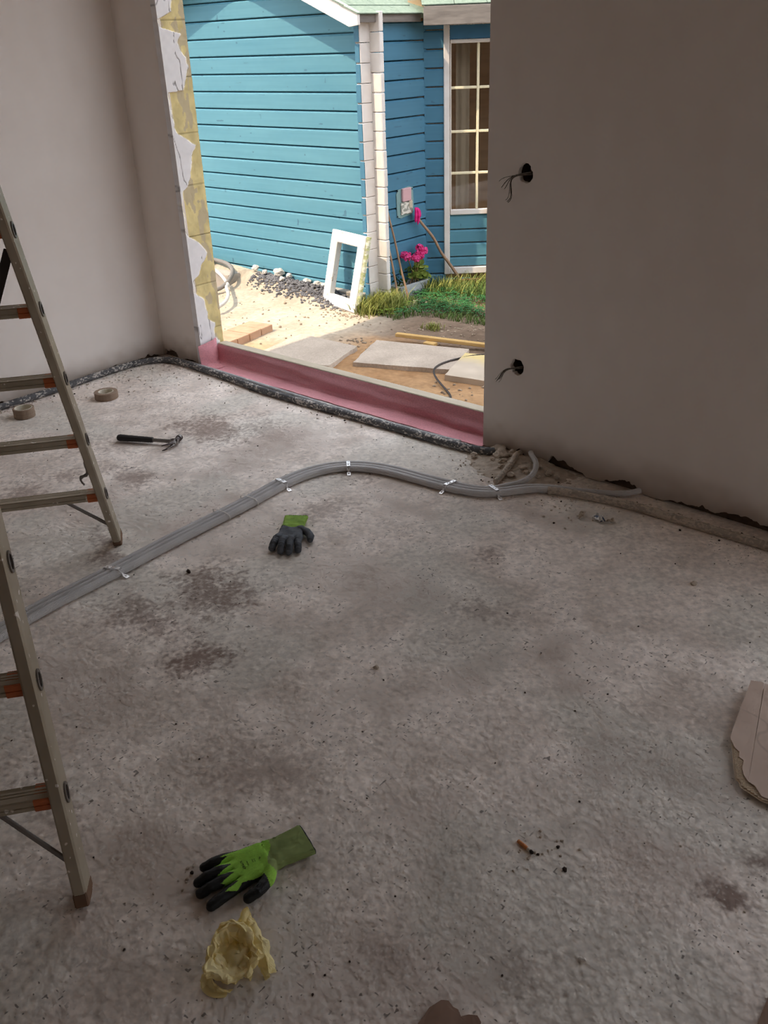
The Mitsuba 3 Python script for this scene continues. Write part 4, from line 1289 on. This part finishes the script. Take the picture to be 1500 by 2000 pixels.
mat['glove_cuff_green'] = rub(proc(lambda p, n, uv: mix(lin(100, 132, 56), lin(148, 184, 78), fbm(p.x * 40, p.y * 40, p.z * 40, 3))), .95, sheen=.3)
mat['hem_dark'] = rub(lin(40, 42, 40), .9)


def hull(a, b, ra, rb, flat=.62):
    out = []
    for p, r in ((a, ra), (b, rb)):
        s = trimesh.creation.icosphere(subdivisions=2, radius=1.0)
        out.append(np.array(s.vertices) * [r, r, r * flat] + p)
    h = trimesh.convex.convex_hull(np.vstack(out))
    return man(h)


def glove(tips, thumb, curl, palm_up, seed, fat=1.0):
    """tips: four (x, y) finger ends in order little to index, thumb end; x across, y from the cuff end; returns the smoothed closed mesh."""
    bones = []
    palm = [(-.030, .098), (-.034, .150), (-.012, .162), (.012, .162), (.034, .150), (.030, .098)]
    # palm as hull of flattened spheres
    pts = []
    s = np.array(trimesh.creation.icosphere(subdivisions=2).vertices)
    for x, y in palm:
        pts.append(s * [.011, .011, .011] + [x, y, .014])
    bones.append(man(trimesh.convex.convex_hull(np.vstack(pts))))
    pts = []
    for x, y, r in ((-.028, .060, .010), (.028, .060, .010), (-.030, .100, .011), (.030, .100, .011)):
        pts.append(s * [r, r, r * .95] + [x, y, .0135])
    bones.append(man(trimesh.convex.convex_hull(np.vstack(pts))))
    # cuff: flattened, flaring a little towards its open end
    pts = []
    for x, y, r in ((-.034, .004, .0085), (.034, .004, .0085), (-.028, .062, .010), (.028, .062, .010)):
        pts.append(s * [r, r * .5, r] + [x, y, .013])
    bones.append(man(trimesh.convex.convex_hull(np.vstack(pts))))
    for k, (tx, ty) in enumerate(tips):
        bx_, by_ = (-.033, -.012, .011, .033)[k], (.146, .158, .158, .150)[k]
        p0 = np.array([bx_, by_, .014])
        p3 = np.array([tx, ty, .011])
        p1 = p0 + (p3 - p0) * .42 + [0, 0, curl[k]]
        p2 = p0 + (p3 - p0) * .75 + [0, 0, curl[k] * .8]
        for a, b, ra, rb in ((p0, p1, .0118, .0112), (p1, p2, .0112, .0110), (p2, p3, .0110, .0098)):
            bones.append(hull(a, b, ra * fat, rb * fat, .92))
    tx, ty = thumb
    p0, p2 = np.array([.026, .095, .014]), np.array([tx, ty, .0125])
    p1 = np.array([tx * .62 + .012, .118, .016])
    p15 = p1 * .45 + p2 * .55 + [.005, 0, .002]
    for a, b, ra, rb in ((p0, p1, .0145, .0135), (p1, p15, .0135, .0125), (p15, p2, .0125, .0105)):
        bones.append(hull(a, b, ra, rb, .95))
    mm = m3.Manifold.batch_boolean(bones, m3.OpType.Add).refine_to_length(.0032)
    t = tri(mm)
    t.merge_vertices()
    trimesh.smoothing.filter_taubin(t, lamb=.5, nu=.53, iterations=8)
    v = np.array(t.vertices)
    w = meshkit.fbm(v * [70, 40, 70] + seed, 3) - .5
    rid = np.sin(v[:, 1] * 260 + 3 * w) * np.exp(-((v[:, 1] - .09) / .03) ** 2)
    rid2 = np.cos((v[:, 1] - .172) * 2 * np.pi / .022) ** 8 * (v[:, 1] > .165) * palm_up
    v += np.array(t.vertex_normals) * (.0050 * w + .0007 * rid - .0016 * rid2)[:, None]
    v[:, 2] -= v[:, 2].min()
    t.vertices = v
    return t


def split(t, masks):
    """Faces go to the first mask (by face centre) that is true."""
    c = t.triangles_center
    left = np.ones(len(c), bool)
    out = []
    for fn in masks:
        on = left & fn(c)
        out.append(t.submesh([np.nonzero(on)[0]], append=True, repair=False) if on.any() else None)
        left &= ~on
    return out


def set_glove(name, label, t, origin, d, parts):
    M = np.eye(4)
    d = np.array([*d, 0]) / np.linalg.norm(d)
    M[:3, 1] = d
    M[:3, 2] = (0, 0, 1)
    M[:3, 0] = np.cross(d, [0, 0, 1.0])
    M[:3, 3] = origin
    if abs(np.linalg.det(M[:3, :3]) - 1) > .1:
        raise ValueError
    g = thing(name, label, 'glove')
    return g, M


g2tips = [(-.043, .214), (-.014, .238), (.014, .243), (.052, .235)]
t2 = glove(g2tips, (.074, .166), (.004, .006, .005, .001), False, 3.0, 1.10)
PX = np.array([.939, -.343])


def place_glove(t, origin, d, px):
    v = np.array(t.vertices)
    o = np.array(origin[:2])[None] + np.outer(v[:, 0], px) + np.outer(v[:, 1], d)
    t = t.copy()
    t.vertices = np.column_stack([o, v[:, 2] + origin[2]])
    d3, p3 = np.array([*d, 0]), np.array([*px, 0])
    if np.cross(p3, d3)[2] < 0:
        t.invert()
    return t


def teeth(c, y0, amp):
    """Coating boundary that runs up between the fingers in points."""
    k = np.abs(((c[:, 0] + .0225) / .0225 + .5) % 1 - .5) * 2
    return y0 + amp * (1 - k) + .006 * (meshkit.noise(np.column_stack([c[:, 0] * 160, c[:, 1] * 160, c[:, 0] * 0])) - .5)


def on_thumb(c):
    return (c[:, 0] > .043) & (c[:, 1] < .185) & (c[:, 0] - .043 > (c[:, 1] - .165) * .6)


cb2 = lambda c: ((c[:, 1] > teeth(c, .168, .034)) & ~on_thumb(c)) | (on_thumb(c) & (c[:, 1] > .118)) | ((c[:, 2] < .0085) & (c[:, 1] > .095)) | ((c[:, 0] < -.0385) & (c[:, 1] > .11))
pa = split(t2, [cb2, lambda c: c[:, 1] < .004 + .0 * c[:, 0], lambda c: c[:, 1] < .090 + .012 * np.sin(c[:, 0] * 60), lambda c: c[:, 0] < 9])
D2 = np.array([-.343, -.939])
O2 = (-1.050, .896, .001)
gl = thing('work_glove', 'lime green work glove with black fingertips lying back up above the crumpled yellow film', 'glove')
for nm, m, mt, lb in (('coating', pa[0], 'glove_black', 'black dipped fingertips'), ('hem', pa[1], 'hem_dark', 'dark hem of the cuff'), ('cuff', pa[2], 'glove_cuff', 'dull olive knitted cuff'), ('knit', pa[3], 'glove_green', 'bright lime green knit')):
    if m is not None:
        obj(nm, place_glove(m, O2, D2, PX), mt, gl, smooth=True, label=lb)
# illegible dark print on the back of the glove
pr_ = []
zt = lambda x, y: float(np.max(np.where((np.abs(t2.vertices[:, 0] - x) < .004) & (np.abs(t2.vertices[:, 1] - y) < .004), t2.vertices[:, 2], 0)))
rp_ = np.random.default_rng(2)
for y, w_, h_, n_ in ((.146, .0042, .0050, 5), (.137, .0018, .0018, 6), (.126, .002, .0024, 3), (.122, .0016, .0018, 5), (.110, .0024, .0030, 2)):
    for k in range(n_):
        x = -.010 + (k - n_ / 2) * w_ * 1.15 + .014
        for j in range(2):
            bx0 = x + rp_.uniform(-.2, .2) * w_
            b = cbox(bx0, bx0 + w_ * rp_.uniform(.3, .8), y + h_ * (.05 + .5 * j), y + h_ * (.35 + .5 * j), 0, .0006, .0001)
            b.apply_translation((0, 0, zt(bx0, y) - .0001))
            pr_.append(b)
obj('print', place_glove(cat_(pr_), O2, D2, PX), 'hem_dark', gl, label='small faded dark print')

g1tips = [(-.046, .222), (-.014, .242), (.015, .246), (.043, .232)]
t1 = glove(g1tips, (.074, .166), (.012, .016, .016, .012), True, 9.0, 1.17)
cb1 = lambda c: (c[:, 1] > .084 + .010 * np.cos(c[:, 0] * 55)) & ~((c[:, 2] < .004) & (c[:, 1] < .15))
pa = split(t1, [cb1, lambda c: c[:, 1] < .005, lambda c: c[:, 0] < 9])
D1, P1 = np.array([.591, -.807]), np.array([.807, .591])
gl = thing('work_glove', 'work glove lying palm up, dark grey fingers and green cuff, beside the conduits', 'glove')
for nm, m, mt, lb in (('coating', pa[0], 'glove_grey', 'dusty dark grey dipped palm and fingers'), ('hem', pa[1], 'hem_dark', 'dark hem of the cuff'), ('cuff', pa[2], 'glove_cuff_green', 'green knitted cuff')):
    if m is not None:
        obj(nm, place_glove(m, (-2.120, 1.905, .001), D1, P1), mt, gl, smooth=True, label=lb)

# ------------------------------------------------------------------ crumpled yellow film
mat['film_yellow'] = {'type': 'principledthin', 'base_color': proc(lambda p, n, uv: mix(lin(248, 230, 160), lin(252, 244, 200), fbm(p.x * 30, p.y * 30, p.z * 30, 3))), 'roughness': .3, 'diff_trans': .42, 'eta': 1.4}
fc = np.array([-.958, .606])
FS = .78
IR = np.array([.745, .666])       # to the right across the view
IF = np.array([-.666, .745])      # away


def film_bag(u, v):
    a = u * 2 * np.pi
    n1 = meshkit.fbm(np.stack([np.cos(a) * 1.6, np.sin(a) * 1.6, v * 1.8], -1), 2, seed=5) - .5
    n2 = np.abs(meshkit.noise(np.stack([np.cos(a) * 4, np.sin(a) * 4, v * 3.5], -1), seed=9) - .5)
    rad = np.interp(v, [0, .2, .45, .62, .72, .85, 1], [.030, .056, .066, .058, .044, .030, .010]) * (1 + .55 * n1 + .5 * (n2 - .25))
    z = np.interp(v, [0, .2, .45, .62, .72, .85, 1], [.001, .006, .040, .066, .060, .030, .016]) * (1 + .45 * np.sin(a - .4) * (v > .1)) + .020 * n1 * (v > .15)
    x, y = rad * 1.02 * np.cos(a), rad * 1.08 * np.sin(a)
    p = fc[None, None] + (x[..., None] * IR + y[..., None] * IF) * FS
    return np.concatenate([p, np.maximum(z * .72, .0012)[..., None]], -1)


def facet(m, step=.0035, seed=1):
    v = np.array(m.vertices)
    w = np.abs(meshkit.noise(v * 42, seed) - .5) - .25 + .5 * (np.abs(meshkit.noise(v * 95, seed + 7) - .5) - .25)
    v += np.array(m.vertex_normals) * (w * .020)[:, None]
    v[:, 2] = np.maximum(v[:, 2], .0012)
    m.vertices = v
    return m


fm = [facet(grid(film_bag, 60, 30))]


def film_floor(u, v):
    a = u * 2 * np.pi
    r_ = .046 * v
    z = .012 + .022 * meshkit.fbm(np.stack([np.cos(a) * v * 2.2, np.sin(a) * v * 2.2, 0 * a + 4], -1), 2)
    p = fc[None, None] + (r_ * np.cos(a))[..., None] * IR + (r_ * np.sin(a))[..., None] * IF
    return np.concatenate([p, z[..., None]], -1)


fm.append(facet(grid(film_floor, 30, 12), seed=13))


def film_strip(p0, p1, p2, w0, w1, seed, roll):
    q = spline([p0, p1, p2], 24)

    def fn(u, v):
        i = u * 23
        c = np.stack([np.interp(i, np.arange(24), q[:, k]) for k in range(3)], -1)
        wd_ = (w0 + (w1 - w0) * u) * .85
        dirv = np.array(roll, float) / np.linalg.norm(roll)
        c = c + dirv * ((v - .5) * wd_)[..., None]
        c[..., 2] += .006 * np.sin(v * 5 + u * 4 + seed) + .010 * (np.abs(v - .5) * 2) ** 2 * -1
        c[..., 2] = np.maximum(c[..., 2], .0015)
        return c
    return facet(grid(fn, 30, 16), seed=seed)


def L3(x, y, z):
    return [*(fc + (IR * x + IF * y) * FS), z * .72]


wr_ = lambda x, y, z: [*(IR * x + IF * y), z]
fm.append(film_strip(L3(.010, .062, .078), L3(.060, .022, .052), L3(.092, -.034, .010), .060, .030, 2, wr_(.72, .60, .1)))
fm.append(film_strip(L3(-.050, .030, .060), L3(-.010, .066, .082), L3(.040, .050, .072), .040, .050, 4, wr_(.1, .7, -.6)))
fm.append(film_strip(L3(-.035, .010, .020), L3(-.030, -.012, .052), L3(-.020, -.040, .020), .030, .036, 5, wr_(1, .2, .2)))
fm.append(film_strip(L3(.005, .0, .014), L3(.022, -.010, .046), L3(.050, -.030, .022), .030, .030, 7, wr_(.3, 1, .3)))
fm.append(film_strip(L3(-.062, -.030, .030), L3(-.040, -.064, .016), L3(.0, -.072, .004), .040, .030, 8, wr_(.5, .6, .6)))
fm.append(film_strip(L3(.015, .070, .070), L3(.026, .084, .080), L3(.034, .090, .084), .018, .004, 9, wr_(.9, .1, .2)))
whole('yellow_film', cat_(fm), 'film_yellow', 'crumpled ball of translucent yellow film lying on the floor in front of the green glove', 'plastic film', smooth=22)

# ------------------------------------------------------------------ cigarette butt, cardboard, scraps
cg = thing('cigarette_butt', 'burnt cigarette butt with orange filter lying alone on the floor', 'cigarette butt')
mat['filter_orange'] = rub(proc(lambda p, n, uv: mix(lin(186, 112, 68), lin(210, 146, 96), noise(p.x * 400, p.y * 400, p.z * 400))), .8)
mat['ash_dark'] = rub(lin(40, 36, 34), .95)
mat['paper_white'] = rub(lin(206, 198, 186), .85)
c0, c1 = np.array([-.710, 1.1755, .0042]), np.array([-.668, 1.168, .0042])
cp = lambda t: c0 + (c1 - c0) * t
obj('filter', sweep([cp(0), cp(.62)], np.array([.0040, .0039]), 12), 'filter_orange', cg, smooth=40)
obj('paper', sweep([cp(.62), cp(.78)], np.array([.0037, .0036]), 12), 'paper_white', cg, smooth=40)
obj('ash', rock(np.random.default_rng(3), .0048, 2).apply_translation(cp(.9)), 'ash_dark', cg)

mat['card_brown'] = rub(proc(lambda p, n, uv: mix(mix(lin(186, 164, 150), lin(206, 186, 172), fbm(p.x * 7, p.y * 7, 0, 3)), lin(130, 114, 106), .25 * smoothstep(.030, .006, dr.abs(fbm(p.x * 9 + p.y * 3, p.y * 9, 3, 2) - .5)) * smoothstep(.5, .62, fbm(p.x * 5, p.y * 5, 9, 2)))), .85)
mat['card_flute'] = rub(lin(206, 190, 168), .9)
cd = thing('cardboard_sheet', 'torn piece of corrugated cardboard lying at the right edge of the floor', 'cardboard')
crease = [(-.497, 1.977), (-.401, 1.628)]
lpan = [(-.527, 1.966), (-.503, 1.980), (-.4975, 1.9775), (-.4015, 1.627), (-.416, 1.640), (-.428, 1.660), (-.434, 1.685), (-.448, 1.690), (-.452, 1.706), (-.466, 1.712), (-.487, 1.737), (-.495, 1.775)]
rpan = [(-.496, 1.978), (-.401, 1.626), (-.385, 1.622), (-.362, 1.600), (-.30, 1.604), (-.05, 1.68), (-.02, 1.78), (-.12, 2.13), (-.44, 2.002)]


def sheet(poly, t, zf):
    m = extrude(Polygon(poly), t)
    v_, f_ = trimesh.remesh.subdivide_to_size(m.vertices, m.faces, .03)
    v_ = np.array(v_)
    v_[:, 2] += zf(v_[:, 0], v_[:, 1])
    return trimesh.Trimesh(v_, f_, process=False)


zf = lambda x, y: .016 + .010 * np.clip((-.43 - x) / .1, 0, 1) * np.clip((y - 1.7) / .2, 0, 1) + .004 * (meshkit.noise(np.stack([x * 14, y * 14, x * 0], -1)) - .5)
obj('panel', sheet(lpan, .0012, zf), 'card_brown', cd)
obj('panel', sheet(rpan, .0012, zf), 'card_brown', cd)
low = [(-.515, 1.955), (-.484, 1.735), (-.468, 1.704), (-.445, 1.655), (-.428, 1.622), (-.418, 1.618), (-.412, 1.606), (-.36, 1.592), (-.30, 1.598), (-.06, 1.68), (-.13, 2.11), (-.44, 1.99)]
obj('backing', sheet(low, .0012, lambda x, y: zf(x, y) - .0062), 'card_flute', cd, label='pale torn under layer')
cdir = np.array(crease[1]) - np.array(crease[0])
cdir = cdir / np.linalg.norm(cdir)
fl_d = np.array([-cdir[1], cdir[0]])
Pl = Polygon(low)
vv, ff = [], []
N_ = 120
for k in range(N_):
    s = .20 + k * .0018
    zz0 = .0028 * (1 if k % 4 in (1, 2) else -1) * .8
    row = [np.array(crease[0]) + cdir * s + fl_d * w_ for w_ in (-.05, .30)]
    vv.append((row, zz0))
flute = []
for k in range(0, 46):
    s = .225 + k * .0046
    a = np.array(crease[0]) + cdir * s
    from shapely.geometry import LineString
    seg = LineString([a - fl_d * .1, a + fl_d * .4]).intersection(Pl.buffer(-.003))
    if seg.is_empty or seg.geom_type != 'LineString':
        continue
    p, q_ = [np.array(c) for c in seg.coords]
    z_ = float(zf(np.array([p[0]]), np.array([p[1]]))[0])
    flute.append(sweep([[*p, z_ - .0026], [*((p + q_) / 2), z_ - .0026], [*q_, z_ - .0026]], .0017, 6))
obj('flutes', cat_(flute), 'card_flute', cd, label='exposed corrugated flutes')
mat['card_dark'] = rub(proc(lambda p, n, uv: mix(lin(118, 92, 78), lin(148, 122, 106), fbm(p.x * 24, p.y * 24, 0, 3))), .85)
whole('cardboard_scrap', sheet([(-.626, .768), (-.618, .792), (-.608, .799), (-.594, .795), (-.585, .797), (-.574, .790), (-.566, .800), (-.552, .808), (-.540, .802), (-.535, .78), (-.56, .70), (-.62, .70)], .0015, lambda x, y: .003 + .004 * meshkit.noise(np.stack([x * 40, y * 40, x * 0], -1))), 'card_dark', 'torn brown cardboard scrap at the bottom edge of the picture', 'cardboard')
whole('cardboard_scrap', sheet([(-.184, 1.165), (-.180, 1.10), (-.176, 1.0), (.0, 1.0), (.0, 1.2)], .0015, lambda x, y: .004 + 0 * x), 'card_dark', 'corner of reddish brown cardboard in the bottom right corner', 'cardboard')
mat['foil'] = rub(proc(lambda p, n, uv: mix(lin(206, 204, 200), lin(40, 54, 84), smoothstep(.52, .6, fbm(p.x * 70, p.y * 70, p.z * 70, 2)))), .4)


def crumple(w, l, seed, amp):
    def fn(u, v):
        z = amp * meshkit.fbm(np.stack([u * 4, v * 4, u * 0 + seed], -1), 2)
        x = (u - .5) * w * (1 + .5 * (meshkit.noise(np.stack([v * 5, u * 0 + seed, u * 0], -1)) - .5))
        return np.stack([x, (v - .5) * l, np.maximum(z, .0008)], -1)
    return thick(grid(fn, 14, 14), .0006)


def scrap(name, x, y, w, l, rot, seed, amp, mt, lb, c):
    m = crumple(w, l, seed, amp)
    m.apply_transform(trimesh.transformations.rotation_matrix(rot, [0, 0, 1]))
    m.apply_translation((x, y, .001))
    whole(name, m, mt, lb, c)


scrap('foil_wrapper', -1.277, 2.543, .030, .055, .9, 4, .022, 'foil', 'small crumpled white and dark blue wrapper on the floor near the right wall', 'wrapper')
scrap('plaster_shard', -1.235, 2.553, .018, .030, -.5, 7, .014, 'mortar_pale', 'small pale plaster shard right beside the blue wrapper', 'plaster')
scrap('plaster_shard', -1.335, 2.530, .020, .045, .2, 8, .020, 'mortar_pale', 'pale plaster shard to the left of the blue wrapper', 'plaster')
scrap('paper_scrap', -3.985, 1.762, .055, .06, -.6, 9, .045, 'paper_white', 'crumpled white paper scrap beside the thin tape roll at the left edge', 'paper')
mat['clod_dark'] = rub(lin(54, 44, 38), .95)
rb = np.random.default_rng(77)
for x, y, s, mt, lb in ((-.597, 1.174, .0055, 'clod_dark', 'small dark clod on the floor right of the cigarette butt'), (-.468, 1.018, .0065, 'stone_white', 'small white pebble alone on the floor near the bottom right'),
                        (-.845, 2.347, .009, 'mortar_pale', 'small pale plaster lump below the conduit at the right wall'), (-1.335, 1.438, .008, 'mortar_pale', 'tiny pale plaster lump in the middle of the floor'),
                        (-2.145, 1.44, .009, 'clod_dark', 'small dark clod between the conduit bundle and the grey-palmed glove')):
    m = rock(rb, s, 1)
    m.apply_translation((x, y, s * .45))
    whole('crumb', m, mt, lb, 'crumb')
# rubble in the corner below the right wall
def heap(u, v):
    x, y = -2.0 + .56 * u, 2.60 + .235 * v
    d = ((x + 1.74) / .20) ** 2 + ((y - 2.80) / .17) ** 2
    z = .026 * np.exp(-d * 1.6) * (.5 + 1.0 * meshkit.fbm(np.stack([x * 30, y * 30, 0 * x], -1), 3)) + .006 * np.exp(-d) * meshkit.noise(np.stack([x * 90, y * 90, 0 * x], -1)) - .0035
    return np.stack([x, np.minimum(y, 2.83 - (x + 1.97) * .038), z], -1)


whole('mortar_heap', thick(grid(heap, 110, 60), .003), 'mortar_pale', 'low heap of pale mortar dust at the wall corner under the conduits', 'mortar', smooth=True)
for k, (x, y, s) in enumerate(sorted(((-1.868, 2.795, .030), (-1.835, 2.775, .032), (-1.800, 2.800, .026), (-1.765, 2.735, .016), (-1.700, 2.72, .018), (-1.672, 2.700, .014), (-1.80, 2.735, .017), (-1.845, 2.725, .012), (-1.60, 2.745, .018), (-1.665, 2.765, .022), (-1.71, 2.65, .013), (-1.93, 2.716, .014), (-1.785, 2.69, .012), (-1.56, 2.735, .014), (-1.62, 2.70, .012)))):
    m = rock(rb, s, 2, rough=.42, flat=.62)
    m.apply_translation((x, y, s * .42 + .008))
    whole('mortar_chunk', m, 'mortar_pale', f'{ORD[k]} mortar chunk from the left in the rubble at the wall corner', 'rubble', 'mortar rubble at the wall corner')
cr, dk = [], []
PEB2 = [rock(rb, 1.0, 0) for _ in range(20)]


def crumb(x, y, s):
    m = PEB2[int(rb.integers(20))]
    a = rb.uniform(0, 6.28)
    v = np.array(m.vertices) * s
    return trimesh.Trimesh(np.stack([v[:, 0] * math.cos(a) - v[:, 1] * math.sin(a) + x, v[:, 0] * math.sin(a) + v[:, 1] * math.cos(a) + y, v[:, 2] + s * .4], 1), m.faces, process=False)


for k in range(700):
    x, y = rb.uniform(-4.05, .3), rb.uniform(.3, 2.78)
    s = rb.uniform(.0010, .0028) * (1.7 if rb.random() < .05 else 1)
    (cr if rb.random() < .62 else dk).append(crumb(x, y, s))
for cx, cy, rx, ry, n_ in ((-1.76, 2.71, .10, .05, 420), (-3.9, 2.5, .12, .18, 120), (-4.04, 2.0, .03, .35, 160), (-3.2, 2.70, .5, .03, 90), (-1.2, 2.74, .35, .04, 260), (-1.15, .66, .05, .03, 14), (-.66, 1.20, .03, .03, 20), (-1.45, 2.6, .1, .08, 60)):
    for k in range(n_):
        x, y = rb.normal(cx, rx), rb.normal(cy, ry)
        if y > 2.79 - (x + 1.97) * .04 or x < -4.1:
            continue
        (cr if rb.random() < .88 else dk).append(crumb(x, y, rb.uniform(.0012, .005)))
whole('plaster_crumbs', cat_(cr), 'mortar_pale', 'pale plaster crumbs scattered over the floor', 'crumbs', kind='stuff')
whole('dirt_crumbs', cat_(dk), 'clod_dark', 'dark dirt crumbs scattered over the floor', 'crumbs', kind='stuff')

# ------------------------------------------------------------------ wires hanging out of the two socket holes
mat['wire_dark'] = rub(lin(72, 62, 52), .6)
mat['wire_grey'] = rub(lin(128, 124, 116), .6)
for (s0, z0), ends, lb in (((.163, 1.077), [(-.085, -.028), (-.072, -.048), (-.058, -.052), (-.048, -.088), (-.040, -.092), (-.034, -.094)], 'bundle of thin wires hanging out of the upper socket hole'),
                           ((.157, .372), [(-.075, -.055), (-.070, -.062), (-.060, -.052), (-.052, -.058), (-.048, -.045)], 'bundle of thin wires hanging out of the lower socket hole')):
    w = thing('socket_wires', lb, 'wires')
    for k, (ds, dz_) in enumerate(ends):
        o = on_right
        pts_ = [o(s0 + .010, z0 + .004 - .002 * k, -.045), o(s0 + .012, z0 + .002 - .002 * k, -.010), o(s0 - .012, z0 - .002 - .001 * k, .012), o(s0 - .034, z0 - .008 - .002 * k, .028), o(s0 + ds * .75, z0 + dz_ * .55, .034 + .002 * k), o(s0 + ds, z0 + dz_, .036 + .003 * k)]
        obj('wire', sweep(spline(pts_, 30), .0013, 6), 'wire_dark' if k % 3 else 'wire_grey', w, smooth=True)
